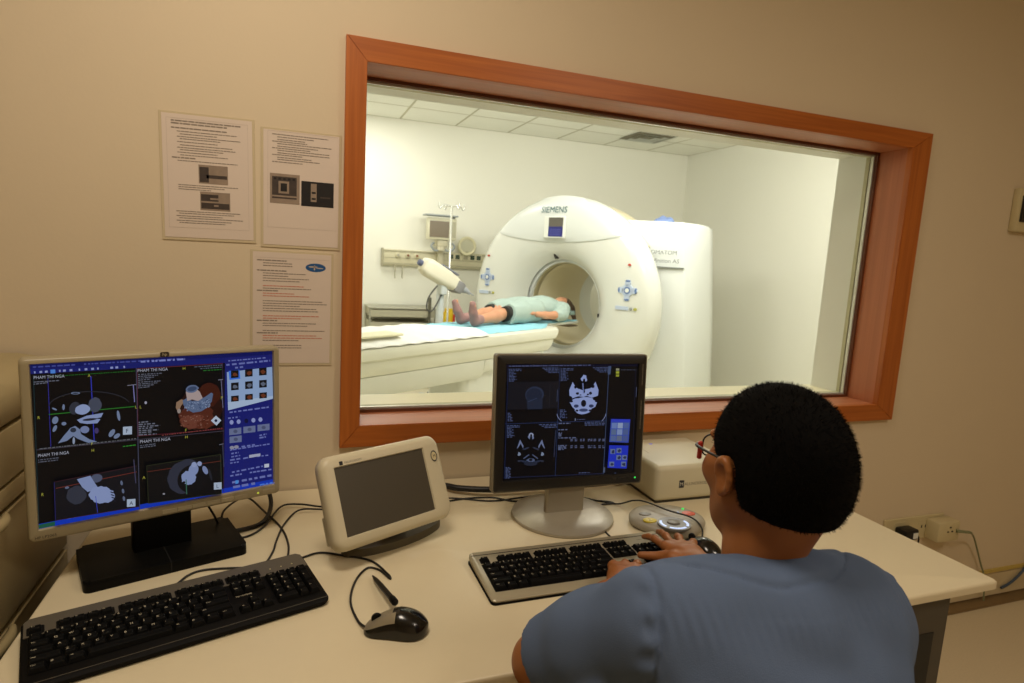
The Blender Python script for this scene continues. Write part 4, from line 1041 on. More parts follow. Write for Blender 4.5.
bm = bmesh.new(); add_prism(bm, rrect(.008, .008, .001, 3), 0, .0006, mtx=WX @ Matrix.Translation((-.107, .0785, 0)));
obj('logo_square', bm, mat('black logo', (20, 20, 24), 0.5), cs)
bm = bmesh.new(); add_text(bm, 'MALLINCKRODT', .0055, Matrix.Translation((-.099, -.0003, .0765)) @ WX, 0, .0002); obj('lettering', bm, mat('grey letters', (110, 104, 96), 0.6), cs)
bm = bmesh.new(); add_lathe(bm, [(.0105, 0), (.0115, .0012), (.0100, .002), (.0088, .001), (.0088, 0)], 28, 0, Matrix.Translation((.130, 0, .048)) @ Matrix.Diagonal((.8, 1, 1.15, 1)) @ Matrix.Rotation(PI / 2, 4, 'X')); rg_ = obj('power_button', bm, mat('button ring', (80, 78, 74), 0.3), cs, smooth=60)
bm = bmesh.new(); add_lathe(bm, [(.0086, 0), (.0086, .0008), (0, .001)], 24, 0, Matrix.Translation((.130, 0, .048)) @ Matrix.Diagonal((.8, 1, 1.15, 1)) @ Matrix.Rotation(PI / 2, 4, 'X')); add_text(bm, 'M', .010, Matrix.Translation((.1265, -.0014, .0445)) @ WX, 1, .0001); obj('button_face', bm, [m_cream, mat('black logo', (20, 20, 24), 0.5)], rg_)
obj('hinge_bracket', bx(-.142, -.118, .036, .062, -.082, -.022, bev=.003), mat('pale bracket', (190, 180, 150), 0.35), cs)

# ================================================================== right monitor
m_dk = mat('dark bezel', (26, 24, 21), 0.4); m_sil = mat('putty silver', (164, 156, 138), 0.35, metal=0.25); m_rim = mat('grey rim', (120, 112, 92), 0.4)
dl = thing('computer_monitor', 'squarish black framed monitor on a round silver foot, showing skull scans', 'monitor', (.662, -.315, .75), R(-1.0))
bm = bmesh.new(); add_lathe(bm, [(0, 0), (.130, 0), (.132, .003), (.131, .008), (.112, .014), (.09, .018), (.0, .020)], 64); obj('base', bm, m_sil, dl, smooth=40)
bm = bmesh.new(); add_prism(bm, rrect(.105, .022, .006, 4, 0, -.005), .010, .20); obj('neck', bm, m_sil, dl, smooth=40)
cs = obj('display_case', panel_case(.404, .334, .006, .05, .358, .284, scx=.001, scz=.002, lip=.006, edge=.003), m_dk, dl, smooth=40); cs.location = (0, -.025, .258); cs.rotation_euler = (R(-3.9), 0, 0)
bm = bmesh.new(); a1 = rr_loop(bm, .410, .340, .007, .004); a2 = rr_loop(bm, .410, .340, .007, .026); a3 = rr_loop(bm, .402, .332, .006, .027); a4 = rr_loop(bm, .402, .332, .006, .003); bridge(bm, a1, a2); bridge(bm, a2, a3); bridge(bm, a3, a4); bridge(bm, a4, a1); obj('rim', bm, m_rim, cs)
S = Screen(.358, .284, [(52, 58), (702, 62), (690, 588), (42, 634)])
S.poly([(52, 58), (702, 62), (690, 588), (42, 634)], (7, 7, 11))
S.poly([(52, 58), (702, 62), (702, 72), (52, 70)], (10, 14, 38)); S.words(65, 65, 470, 64, 5, (84, 92, 130))
LN = (40, 58, 104)
S.line(318, 75, 306, 610, 2, LN); S.line(560, 70, 545, 598, 3, (60, 76, 110)); S.line(48, 350, 553, 335, 2, LN); S.line(60, 72, 50, 625, 2, (30, 44, 90)); S.line(690, 90, 688, 580, 2, (24, 30, 60)); S.line(50, 618, 545, 596, 2, (40, 50, 90)); S.poly([(556, 70), (571, 70), (568, 110), (555, 110)], (70, 86, 120))
TX = (78, 90, 130)
for i in range(9): S.words(64, 80 + 7.2 * i, 66 + (60 if i in (0, 1) else 20 + (i * 11) % 20), 80 + 7.2 * i, 4, TX, i); S.words(322, 80 + 7.2 * i, 324 + (60 if i in (0, 1) else 20 + (i * 11) % 20), 79 + 7.2 * i, 4, TX, i)
for i in range(4): S.words(230 + 10 * i, 76 + 7 * i, 312, 76 + 7 * i, 4, TX, i); S.words(480 + 10 * i, 76 + 7 * i, 552, 76 + 7 * i, 4, TX, i)
for i in range(6): S.words(60, 296 + 7.4 * i, 74 + (i * 7) % 12, 296 + 7.4 * i, 4, TX, i); S.words(320, 282 + 7.4 * i, 345 + (i * 7) % 12, 281 + 7.4 * i, 4, TX, i)
S.poly([(60, 142), (314, 140), (310, 273), (56, 279)], (20, 21, 29))
S.blob(192, 206, 46, 41, (42, 52, 76), -8, 30, .02); S.blob(190, 208, 40, 35, (30, 38, 58), -8); S.poly([(152, 215), (190, 235), (232, 220), (232, 276), (158, 277)], (34, 42, 62)); S.line(160, 240, 205, 222, 3, (54, 66, 96)); S.line(268, 155, 266, 270, 1.5, (40, 42, 50)); S.line(306, 180, 304, 240, 3, (60, 70, 100))
W = (150, 166, 218)
def skull(cx, cy, k, c1, c2, lower):
    S.blob(cx, cy - 92 * k, 15 * k, 17 * k, c1, 0, 14, .2, 1); S.blob(cx, cy - 80 * k, 6 * k, 12 * k, (10, 10, 16))
    for s_ in (-1, 1):
        S.poly([(cx + s_ * 56 * k, cy - 76 * k), (cx + s_ * 72 * k, cy - 36 * k), (cx + s_ * 70 * k, cy - 8 * k), (cx + s_ * 50 * k, cy - 2 * k), (cx + s_ * 44 * k, cy - 28 * k), (cx + s_ * 26 * k, cy - 40 * k), (cx + s_ * 42 * k, cy - 52 * k)] if lower else [(cx + s_ * 56 * k, cy - 76 * k), (cx + s_ * 72 * k, cy - 30 * k), (cx + s_ * 66 * k, cy - 34 * k), (cx + s_ * 52 * k, cy - 56 * k), (cx + s_ * 40 * k, cy - 30 * k), (cx + s_ * 38 * k, cy - 44 * k)], c1)
skull(436, 220, 1.0, W, W, True)
S.poly([(385, 190), (412, 178), (432, 186), (445, 180), (468, 176), (492, 190), (500, 214), (476, 222), (450, 212), (436, 218), (410, 214), (380, 224), (374, 208)], W)
for x, y, a, b in ((405, 200, 8, 6), (470, 200, 8, 7), (437, 192, 5, 10), (425, 160, 5, 12), (450, 158, 5, 12), (395, 168, 7, 9), (480, 166, 8, 9), (456, 206, 5, 4), (420, 208, 5, 3)): S.blob(x, y, a, b, (10, 12, 24), n=10, wob=.2, seed=x)
S.line(430, 150, 434, 200, 5, (120, 136, 190)); S.blob(436, 252, 66, 33, W, 0, 28, .09, 4); S.blob(434, 278, 42, 24, W, 0, 22, .06, 4); S.blob(436, 249, 13, 17, (14, 16, 30)); S.blob(400, 262, 12, 8, (50, 60, 96)); S.blob(474, 262, 12, 8, (50, 60, 96)); S.blob(436, 282, 22, 8, (60, 72, 112)); S.blob(404, 284, 7, 5, (20, 24, 40)); S.blob(468, 284, 7, 5, (20, 24, 40)); S.blob(374, 238, 9, 6, (12, 14, 26)); S.blob(500, 238, 9, 6, (12, 14, 26))
for s_ in (0, 1):
    for k in range(6): 
        t0 = k / 6; t1 = (k + 1) / 6; sx = (306 + 22 * t0 ** 2, 306 + 22 * t1 ** 2) if s_ == 0 else (546 - 18 * t0 ** 2, 546 - 18 * t1 ** 2)
        S.line(sx[0], 300 + 35 * t0, sx[1], 300 + 35 * t1, 3, (130, 140, 180))
S.line(396, 322, 396, 334, 3, (150, 160, 190)); S.words(404, 328, 445, 327, 3, TX)
skull(178, 500, .98, (112, 124, 160), W, False)
S.blob(178, 402, 10, 10, (150, 160, 190), 0, 10, .3, 2); S.blob(178, 406, 5, 8, (10, 10, 16)); 
for s_ in (-1, 1):
    S.blob(178 + 58 * s_, 497, 9, 9, (130, 144, 170), 0, 10, .3, 3); S.blob(178 + 25 * s_, 470, 18, 4, (46, 54, 76), 20 * s_); S.blob(178 + 58 * s_, 532, 8, 5, (44, 50, 66)); S.line(178 + 8 * s_, 500, 178 + 36 * s_, 520, 5, (80, 92, 124)); S.blob(178 + 30 * s_, 535, 26, 5, (40, 48, 70), -14 * s_)
S.blob(178, 528, 22, 9, (84, 96, 128), 0, 14, .15, 3); S.blob(178, 526, 9, 6, (14, 14, 22)); S.blob(178, 545, 34, 10, (36, 42, 60)); S.line(300, 380, 294, 512, 3, (50, 60, 90))
for i in range(9): S.words(56, 357 + 7 * i, 60 + (60 if i in (0, 1) else 16 + (i * 11) % 20), 356 + 7 * i, 4, TX, i); S.words(52, 565 + 6.4 * i, 72 + (i * 7) % 14, 564 + 6.4 * i, 4, TX, i)
for i in range(3): S.words(215 + 14 * i, 352 + 7 * i, 306, 349 + 7 * i, 4, TX, i)
for y, x1 in ((346, 370), (377, 356), (393, 330), (399, 328), (407, 330), (417, 404), (455, 354), (462, 350), (468, 356), (474, 340)): S.words(312, y, x1, y - 1, 5, (96, 106, 140), y)
for y in (431, 424, 456, 464):
    for x in (376, 397, 424, 462, 490, 514, 533): S.words(x - 4, y, x + (8 if x not in (424, 462) else 18), y - 1, 5, (84, 92, 124), x)
for i in range(3): S.words(440, 340 + 7 * i, 540, 338 + 7 * i, 4, TX, i)
S.words(415, 588, 470, 586, 4, TX); S.poly([(536, 560), (545, 560), (544, 586), (535, 586)], (80, 92, 120))
for y, c in ((84, (150, 150, 120)), (98, (170, 176, 60)), (113, (150, 156, 50))): S.poly([(586, y - 5), (602, y - 5), (602, y + 6), (586, y + 6)], c)
S.words(610, 86, 685, 87, 3, (70, 76, 96)); S.line(688, 170, 687, 218, 3, (76, 84, 116))
S.poly([(568, 324), (662, 326), (656, 440), (562, 436)], (60, 82, 176)); S.poly([(568, 324), (662, 326), (661, 340), (567, 338)], (50, 66, 200))
for r_ in range(3):
    for c_ in range(3):
        x, y = 572 + c_ * 29 - r_ * 2, 343 + r_ * 31
        S.poly([(x, y), (x + 26, y), (x + 25, y + 27), (x - 1, y + 27)], [(110, 132, 190), (150, 166, 200), (84, 104, 160), (92, 112, 150), (130, 150, 196), (80, 98, 150), (88, 108, 160), (100, 112, 140), (76, 92, 150)][r_ * 3 + c_])
S.poly([(562, 452), (656, 454), (650, 566), (556, 562)], (30, 52, 196))
for x, y in ((568, 470), (598, 466), (598, 500), (626, 500), (564, 532), (622, 532)):
    S.poly([(x, y), (x + 24, y), (x + 24, y + 24), (x, y + 24)], (104, 120, 160)); S.blob(x + 14, y + 13, 8, 8, (40, 50, 84), n=8, wob=.3, seed=x)
S.words(590, 588, 600, 588, 3, TX)
S.done('screen', cs, .001, .0055, .002)
b_ = bmesh.new(); add_lathe(b_, [(0, 0), (.0025, 0), (.0022, .001), (0, .0012)], 12, 0, Matrix.Translation((.184, 0, -.153)) @ Matrix.Rotation(PI / 2, 4, 'X')); obj('power_lamp', b_, glow('green lamp', (60, 230, 90), 1.5), cs)
for i in range(4): b_ = bmesh.new(); add_box(b_, .118 + i * .014, .129 + i * .014, -.0008, .001, -.157, -.150, bev=.001); obj('menu_button', b_, m_dk, cs)
bm = bmesh.new(); add_text(bm, 'MALLINCKRODT', .0062, Matrix.Translation((.194, -.0003, .155)) @ WX @ Matrix.Rotation(-PI / 2, 4, 'Z'), 0, .0002); bpy.data.objects.remove(obj('x', bm, m_dk)); 
bm = bmesh.new(); mt = WX @ Matrix.Rotation(-PI / 2, 4, 'Z'); add_fake_line(bm, -.145, .190, .055, .003, Matrix.Translation((0, -.0004, 0)) @ mt, 0, seed=4); add_fake_line(bm, -.05, .190, .075, .003, Matrix.Translation((0, -.0004, 0)) @ mt, 0, seed=5); obj('side_print', bm, mat('faint bezel print', (96, 88, 74), 0.6), cs)

# ================================================================== keyboards
_caps = {}
LEG = mat('key legend', (196, 186, 160), 0.6)
def keycap(w, d, legend, kmat, h=.0075):
    key = (round(w, 4), round(d, 4), legend, kmat.name)
    if key not in _caps:
        bm = bmesh.new(); t = .0026; g = .0004
        lo_ = [(-w / 2 + g, -d / 2 + g), (w / 2 - g, -d / 2 + g), (w / 2 - g, d / 2 - g), (-w / 2 + g, d / 2 - g)]
        b = [bm.verts.new((x, y, 0)) for x, y in lo_]
        m1 = [bm.verts.new((x * (1 - 2 * t / w) if w > .01 else x, y * (1 - 2 * t / d) + .0006, h * .85)) for x, y in lo_]
        m2 = [bm.verts.new((x * (1 - 3.0 * t / w), y * (1 - 3.0 * t / d) + .0006, h)) for x, y in lo_]
        c = bm.verts.new((0, .0006, h - .0006))
        for a_, b_ in ((b, m1), (m1, m2)):
            for k in range(4): bm.faces.new((a_[k], a_[(k + 1) % 4], b_[(k + 1) % 4], b_[k]))
        for k in range(4): bm.faces.new((m2[k], m2[(k + 1) % 4], c))
        bm.faces.new(list(reversed(b)))
        if legend:
            sz = .0062 if len(legend) == 1 else .0036
            add_text(bm, legend, sz, Matrix.Translation((-w / 2 + t * 1.6, .0002 if len(legend) == 1 else .001, h + .00008)), 1)
        me = bpy.data.meshes.new('key'); bm.to_mesh(me); bm.free(); me.materials.append(kmat); me.materials.append(LEG); _caps[key] = me
    return _caps[key]
def keyboard(root, x0, ytop, zf, kmat, parent, skip=()):
    """104 keys; x0 = left of the main block, ytop = back of the function row"""
    u = .0190; K = []
    rows = [
        (0, [('`', 1)] + [(c, 1) for c in '1234567890-='] + [('Bksp', 2)]),
        (1, [('Tab', 1.5)] + [(c, 1) for c in 'QWERTYUIOP[]'] + [('\\', 1.5)]),
        (2, [('Caps', 1.75)] + [(c, 1) for c in "ASDFGHJKL;'"] + [('Enter', 2.25)]),
        (3, [('Shift', 2.25)] + [(c, 1) for c in 'ZXCVBNM,./'] + [('Shift', 2.75)]),
        (4, [('Ctrl', 1.25), ('#', 1.25), ('Alt', 1.25), ('', 6.25), ('Alt', 1.25), ('#', 1.25), ('=', 1.25), ('Ctrl', 1.25)])]
    fr = [('Esc', 0)] + [('F%d' % (i + 1), 2 + i + (i // 4) * .5) for i in range(12)]
    for l, p in fr: K.append((l, x0 + (p + .5) * u, ytop - .0075, u, .0145))
    for i, l in enumerate(('Prt', 'Scr', 'Brk')): K.append((l, x0 + (15.4 + i + .5) * u, ytop - .0075, u, .0145))
    y0 = ytop - .022
    for r_, ks in rows:
        p = 0
        for l, w in ks: K.append((l, x0 + (p + w / 2) * u, y0 - (r_ + .5) * u * .97, w * u, u * .97)); p += w
    for r_, ls in ((0, ('Ins', 'Hm', 'PU')), (1, ('Del', 'End', 'PD'))):
        for i, l in enumerate(ls): K.append((l, x0 + (15.4 + i + .5) * u, y0 - (r_ + .5) * u * .97, u, u * .97))
    K.append(('^', x0 + 16.9 * u, y0 - 3.5 * u * .97, u, u * .97))
    for i, l in enumerate('<v>'): K.append((l, x0 + (15.4 + i + .5) * u, y0 - 4.5 * u * .97, u, u * .97))
    nx = 18.8
    for r_, ls in ((0, ('Num', '/', '*', '-')), (1, '789'), (2, '456'), (3, '123')):
        for i, l in enumerate(ls): K.append((l, x0 + (nx + i + .5) * u, y0 - (r_ + .5) * u * .97, u, u * .97))
    K.append(('+', x0 + (nx + 3.5) * u, y0 - 2 * u * .97, u, 2 * u * .97)); K.append(('Ent', x0 + (nx + 3.5) * u, y0 - 4 * u * .97, u, 2 * u * .97))
    K.append(('0', x0 + (nx + 1) * u, y0 - 4.5 * u * .97, 2 * u, u * .97)); K.append(('.', x0 + (nx + 2.5) * u, y0 - 4.5 * u * .97, u, u * .97))
    for l, x, y, w, d in K:
        o = bpy.data.objects.new('key', keycap(w, d, l, kmat)); COL.objects.link(o); o.parent = parent; o.location = (x, y, zf(y)); o.rotation_euler = (math.atan(zf(1) - zf(0)), 0, 0)
    return K
m_kb = mat('keyboard black', (13, 12, 11), 0.65, spec=.12); m_key = mat('key black', (8, 8, 7), 0.65, spec=.12); m_kgrey = mat('keyboard grey band', (86, 80, 68), 0.45)
m_ksil = mat('keyboard silver', (168, 160, 136), 0.35, metal=0.3)
def slab(w, d, zf, z_under, r, mats, well=None, mi=0, edge=.004):
    """sloping keyboard body, rounded corners"""
    bm = bmesh.new(); P0 = rrect(w - .004, d - .004, r, 6); P1 = rrect(w, d, r, 6); P2 = rrect(w - 2 * edge, d - 2 * edge, max(r - edge, .001), 6)
    a = [bm.verts.new((x, y, 0.002)) for x, y in P0]; b = [bm.verts.new((x, y, zf(y) * .55)) for x, y in P1]; b2 = [bm.verts.new((x, y, zf(y) - .003)) for x, y in P1]; c = [bm.verts.new((x, y, zf(y))) for x, y in P2]
    bridge(bm, a, b); bridge(bm, b, b2); bridge(bm, b2, c); bm.faces.new(c); bm.faces.new(list(reversed(a)))
    for f in bm.faces: f.material_index = mi
    return bm
def sloped(bm, zf, off):
    for v in bm.verts: v.co.z = zf(v.co.y) + off + v.co.z
    return bm
# black keyboard
kb = thing('keyboard', 'black keyboard with a grey band along its back, below the left monitor', 'keyboard', (-.171, -.570, .75), R(17.6))
zf = lambda y: .0205 + .085 * y + (.003 if y > .06 else 0)
body = obj('body', slab(.452, .172, lambda y: .0205 + .085 * y, 0, .014, m_kb), m_kb, kb, smooth=40)
bm = bmesh.new()
XL, XR, YT = -.2225, .2225, .0835
x0k = -.2165; u = .019; wells = [(x0k - .002, x0k + u + .002), (x0k + 2 * u - .002, x0k + 6 * u + .002), (x0k + 6.5 * u - .002, x0k + 10.5 * u + .002), (x0k + 11 * u - .002, x0k + 15 * u + .002), (x0k + 15.4 * u - .002, x0k + 18.4 * u + .002)]
pts = [(XL, .037), (XL, YT - .008), (XL + .008, YT), (XR - .008, YT), (XR, YT - .008), (XR, .0385)]
# band: a plate with a comb-like front edge round each group of function keys
edge_ = []
for a_, b_ in wells:
    edge_ += [(a_, .0365), (a_, .056), (a_ + .002, .058), (b_ - .002, .058), (b_, .056), (b_, .0365)]
add_prism(bm, [(XL, .0345), (XL, YT - .008), (XL + .008, YT), (XR - .008, YT), (XR, YT - .008), (XR, .0345)], -.002, .0005)
obj('grey_band', sloped(bm, lambda y: .0205 + .085 * y, .001), m_kgrey, kb)
for a_, b_ in wells:
    bm = bmesh.new(); add_prism(bm, rrect(b_ - a_, .021, .003, 4, (a_ + b_) / 2, .0478), 0, .0006); obj('key_well', sloped(bm, lambda y: .0205 + .085 * y, .0016), m_kb, kb)
bm = bmesh.new(); add_box(bm, XL, XR, -.0775, -.0765, 0, .0006); obj('front_line', sloped(bm, lambda y: .0205 + .085 * y, 0), m_kgrey, kb)
keyboard(kb, x0k, .0555, lambda y: .0215 + .085 * y, m_key, kb)
bm = bmesh.new()
for i in range(3): add_lathe(bm, [(0, 0), (.0016, 0), (.0014, .0006), (0, .0007)], 10, 0, Matrix.Translation((x0k + (19.6 + i * 1.1) * u, .052, .0265)))
bpy.data.objects.remove(obj('x', bm, m_kb))
for i in range(3): bm = bmesh.new(); add_lathe(bm, [(0, 0), (.0016, 0), (.0014, .0006), (0, .0007)], 10, 0, Matrix.Translation((x0k + (19.6 + i * 1.1) * u, .052, .0262))); obj('lamp', bm, mat('pale lamp', (200, 190, 140), 0.4), kb)
bm = bmesh.new(); add_text(bm, 'hp compaq', .006, Matrix.Translation((x0k + 15.6 * u, y_ := -.008, .0205 + .085 * -.008 + .0008)) @ Matrix.Rotation(.085, 4, 'X'), 0, .0001); obj('lettering', bm, LEG, kb)
for s in (-.18, .18): obj('foot', bx(s - .01, s + .01, .06, .072, 0, .014), m_kb, kb)
# silver keyboard
kb2 = thing('keyboard', 'silver keyboard with black keys under the hands of the seated person', 'keyboard', (.594, -.575, .75), R(0.4))
obj('body', slab(.468, .172, lambda y: .017 + .07 * y, 0, .010, m_ksil), m_ksil, kb2, smooth=40)
bm = bmesh.new(); add_prism(bm, rrect(.470, .174, .010, 6), 0, .004); obj('underside', bm, m_kb, kb2)
x0k = -.2185; zb = lambda y: .017 + .07 * y
for cx, cy, w, d in [((a_ + b_) / 2, .0455, b_ - a_, .0175) for a_, b_ in [(x0k - .001, x0k + u + .001), (x0k + 2 * u - .001, x0k + 6 * u + .001), (x0k + 6.5 * u - .001, x0k + 10.5 * u + .001), (x0k + 11 * u - .001, x0k + 15 * u + .001), (x0k + 15.4 * u - .001, x0k + 18.4 * u + .001)]] + [(x0k + 7.5 * u, -.0143, 15 * u + .003, .0955), (x0k + 16.9 * u, .0147, 3 * u + .003, .0385), (x0k + 16.9 * u, -.0500, 3 * u + .003, .021), (x0k + 16.9 * u, -.0330, u + .003, .020), (x0k + 20.8 * u, -.0143, 4 * u + .003, .0955)]:
    bm = bmesh.new(); add_prism(bm, rrect(w, d, .002, 3, cx, cy), 0, .0006); obj('key_well', sloped(bm, zb, 0), m_kb, kb2)
keyboard(kb2, x0k, .0535, lambda y: zb(y) + .0004, m_key, kb2)
bm = bmesh.new(); add_box(bm, -.232, .232, .0685, .0700, 0, .0005); obj('back_groove', sloped(bm, zb, 0), m_kb, kb2)
bm = bmesh.new(); add_text(bm, 'DELL', .007, Matrix.Translation((x0k + 20.2 * u, .052, zb(.052) + .0006)), 0, .0001); obj('lettering', bm, mat('grey letters', (110, 104, 96), 0.6), kb2)
for s in (-.18, .18): obj('foot', bx(s - .01, s + .01, .06, .072, 0, .012), m_kb, kb2)

# ================================================================== mice
def mouse(root, L, W, H, two_tone):
    """palm shaped shell, long axis local y (front +y)"""
    bm = bmesh.new(); NU, NV = 28, 14; rings = []
    def outline(t): # half width along the length, t 0 (rear) .. 1 (front)
        return (max(0, 1 - (2 * t - 1) ** 4)) ** .5 * (.92 + .08 * math.cos(2 * PI * (t - .2)))
    top = None
    for i in range(1, NU):
        t = i / NU; tt = .5 - .5 * math.cos(PI * t); y = (tt - .5) * L; hw = W / 2 * outline(tt); hh = H * (max(0, math.sin(PI * min(1, .06 + tt * .94)) ** .55)) * (1.0 - .35 * max(0, tt - .45) / .55)
        ring = []
        for j in range(NV + 1):
            a = PI * j / NV; ring.append(bm.verts.new((-hw * math.cos(a) * (1 + .04 * math.sin(a)), y, .0025 + hh * math.sin(a) ** .8)))
        rings.append(ring)
    r0 = bm.verts.new((0, -L / 2, .006)); r1 = bm.verts.new((0, L / 2, .006))
    for a_, b_ in zip(rings, rings[1:]):
        for j in range(NV):
            f = bm.faces.new((a_[j], a_[j + 1], b_[j + 1], b_[j]))
            if two_tone and (a_[j].co.y + b_[j].co.y) / 2 > .006 - abs(a_[j].co.x) * .35 and 3 <= j < NV - 3: f.material_index = 1
    for j in range(NV): bm.faces.new((r0, rings[0][j + 1], rings[0][j])); bm.faces.new((r1, rings[-1][j], rings[-1][j + 1]))
    for a_, b_ in zip(rings, rings[1:]): bm.faces.new((a_[0], b_[0], b_[-1], a_[-1]))
    bm.faces.new((r0, rings[0][0], rings[0][-1])); bm.faces.new((r1, rings[-1][-1], rings[-1][0]))
    return bm
m_mg = mat('glossy black shell', (10, 10, 9), 0.22, coat=.3); m_ms = mat('mouse silver buttons', (150, 140, 116), 0.35, metal=.3)
ms = thing('computer_mouse', 'black mouse with silver buttons, in front of the beige touch display', 'mouse', (.174, -.694, .75), R(72))
obj('shell', mouse(ms, .112, .064, .040, True), [m_mg, m_ms], ms, smooth=60)
bm = bmesh.new(); add_lathe(bm, [(0, -.003), (.009, -.003), (.010, 0), (.009, .003), (0, .003)], 18, 0, Matrix.Translation((0, .034, .023)) @ Matrix.Rotation(PI / 2, 4, 'Y')); obj('scroll_wheel', bm, m_mblk, ms, smooth=40)
bm = bmesh.new(); add_lathe(bm, [(.0045, 0), (.0052, .0006), (.004, .0006)], 18, 0, Matrix.Translation((-.012, -.004, .0365)) @ Matrix.Rotation(R(-25), 4, 'Y')); obj('badge', bm, mat('badge silver', (190, 180, 150), 0.3), ms)
ms2 = thing('computer_mouse', 'small glossy black mouse to the right of the hand on the silver keyboard', 'mouse', (.902, -.572, .75), R(12))
obj('shell', mouse(ms2, .105, .060, .036, False), [m_mg, m_ms], ms2, smooth=60)
bm = bmesh.new(); add_lathe(bm, [(0, -.003), (.009, -.003), (.010, 0), (.009, .003), (0, .003)], 18, 0, Matrix.Translation((0, .03, .024)) @ Matrix.Rotation(PI / 2, 4, 'Y')); obj('scroll_wheel', bm, m_mblk, ms2, smooth=40)
pn = thing('stylus_pen', 'black pen tilted up from the desk behind the two tone mouse', 'pen', (.167, -.570, .752), (0, 0, 0))
bm = bmesh.new(); d = Vector((.020, -.105, .012)).normalized()
q = Vector((0, 0, 1)).rotation_difference(d).to_matrix().to_4x4()
add_lathe(bm, [(0, -.074), (.0016, -.072), (.0042, -.052), (.0052, -.02), (.0055, .05), (.005, .062), (0, .064)], 16, 0, Matrix.Translation((.002, -.012, .013)) @ q)
obj('barrel', bm, mat('pen black', (20, 18, 15), 0.4), pn, smooth=60)
bm = bmesh.new(); add_lathe(bm, [(.0058, .040), (.0066, .043), (.0066, .058), (.0058, .061)], 16, 0, Matrix.Translation((.002, -.012, .013)) @ q); obj('clip_ring', bm, m_mblk, pn, smooth=60)

# ================================================================== injector box and round hand control
m_bx = mat('box cream', (208, 201, 172), 0.45, bump=.03, bscale=300)
ib = thing('control_unit', 'cream box with a small dark square mark, on the desk beside the right monitor', 'box', (1.085, -.175, .75), 0)
bm = bmesh.new(); add_box(bm, -.135, .135, -.125, .125, .004, .106, bev=.014, seg=4); hb = obj('housing', bm, m_bx, ib, smooth=50)
obj('rubber_base', bx(-.13, .13, -.12, .12, 0, .006), mat('box underside', (50, 46, 36), 0.6), ib)
bm = bmesh.new(); add_prism(bm, rrect(.016, .022, .001, 2), 0, .0006, mtx=Matrix.Translation((-.052, -.125, .052)) @ WX); add_text(bm, 'M', .016, Matrix.Translation((-.0585, -.1257, .0465)) @ WX, 1, .0001); obj('logo_square', bm, [mat('navy square', (36, 42, 52), 0.5), mat('cream letter', (200, 196, 180), 0.5)], hb)
bm = bmesh.new(); add_text(bm, 'ALLINCKRODT', .0125, Matrix.Translation((-.042, -.1253, .047)) @ WX, 0, .0003); obj('lettering', bm, mat('grey letters', (110, 104, 96), 0.6), hb)
bm = bmesh.new(); add_prism(bm, ellipse(.006, .0035, 14), 0, .0008, mtx=Matrix.Translation((-.035, .07, .106))); obj('lamp', bm, glow('violet lamp', (150, 140, 236), 1.0), hb)
obj('lid_seam', bx(-.0005, .0005, -.118, -.0, .1055, .1063, mtx=Matrix.Translation((-.09, .11, 0))), mat('box seam', (160, 150, 120), 0.6), hb)
m_hc = mat('hand control grey', (158, 152, 136), 0.4)
hc = thing('hand_controller', 'round grey control pad with yellow and red buttons and a white lit ring', 'controller', (.906, -.426, .75), R(-12))
bm = bmesh.new(); N = 72; rings = []
def hr(a): return 1 + .05 * math.cos(2 * a) - .07 * max(0, math.cos(a + PI * .20)) ** 14 - .07 * max(0, math.cos(a - PI * 1.20)) ** 14 + .0 
for r, z in ((.086, 0), (.093, .006), (.094, .016), (.090, .022), (.078, .0265), (.05, .0275), (.03, .0275), (0, .0275)):
    if r == 0: rings.append([bm.verts.new((0, 0, z))]); continue
    rings.append([bm.verts.new((r * math.cos(2 * PI * k / N) * (hr(2 * PI * k / N) if r > .07 else 1), r * math.sin(2 * PI * k / N) * (hr(2 * PI * k / N) if r > .07 else 1) * .93, z)) for k in range(N)])
for a_, b_ in zip(rings, rings[1:]):
    for k in range(N):
        if len(b_) == 1: bm.faces.new((a_[k], a_[(k + 1) % N], b_[0]))
        else: bm.faces.new((a_[k], a_[(k + 1) % N], b_[(k + 1) % N], b_[k]))
bm.faces.new(list(reversed(rings[0]))); hb = obj('body', bm, m_hc, hc, smooth=50)
inv = parent_matrix(hc).inverted()
def loc(x, y): v = inv @ Vector((x, y, .786)); return v.x, v.y
def button(x, y, rx, ry, m, name, h=.0015, z=.0275):
    px_, py_ = loc(x, y); bm = bmesh.new(); add_prism(bm, ellipse(rx, ry, 28, px_, py_), z - .002, z + h, bev=.0008); return obj(name, bm, m, hc, smooth=40)
YB = (.842, -.444); RB = (.966, -.430); RG = (.888, -.480)
yb = button(*YB, .0175, .0125, mat('yellow button', (206, 186, 50), 0.4), 'yellow_button'); px_, py_ = loc(*YB); bm = bmesh.new(); add_text(bm, '2', .016, Matrix.Translation((px_ - .005, py_ - .005, .0292)), 0, .0002); obj('button_mark', bm, mat('dark brown mark', (70, 56, 20), 0.5), yb)
button(*RB, .0175, .0125, mat('red button', (206, 84, 56), 0.4), 'red_button'); button(.850, -.408, .016, .009, mat('dark grey button', (118, 114, 104), 0.4), 'grey_button')
px_, py_ = loc(*RG)
bm = bmesh.new(); add_prism(bm, ellipse(.041, .037, 40, px_, py_), .026, .0312, bev=.001); dd = obj('dial', bm, mat('dial grey', (112, 110, 104), 0.35), hc, smooth=40)
for a0, a1 in ((150, 215), (232, 308), (325, 385)):
    bm = bmesh.new(); o_ = ellipse(.036, .032, 14, px_, py_, a0, a1); i_ = list(reversed(ellipse(.030, .0265, 14, px_, py_, a0, a1))); vs = add_prism(bm, o_ + i_, .0305, .0322); obj('light_arc', bm, glow('white blue light', (205, 220, 255), 1.5), dd)
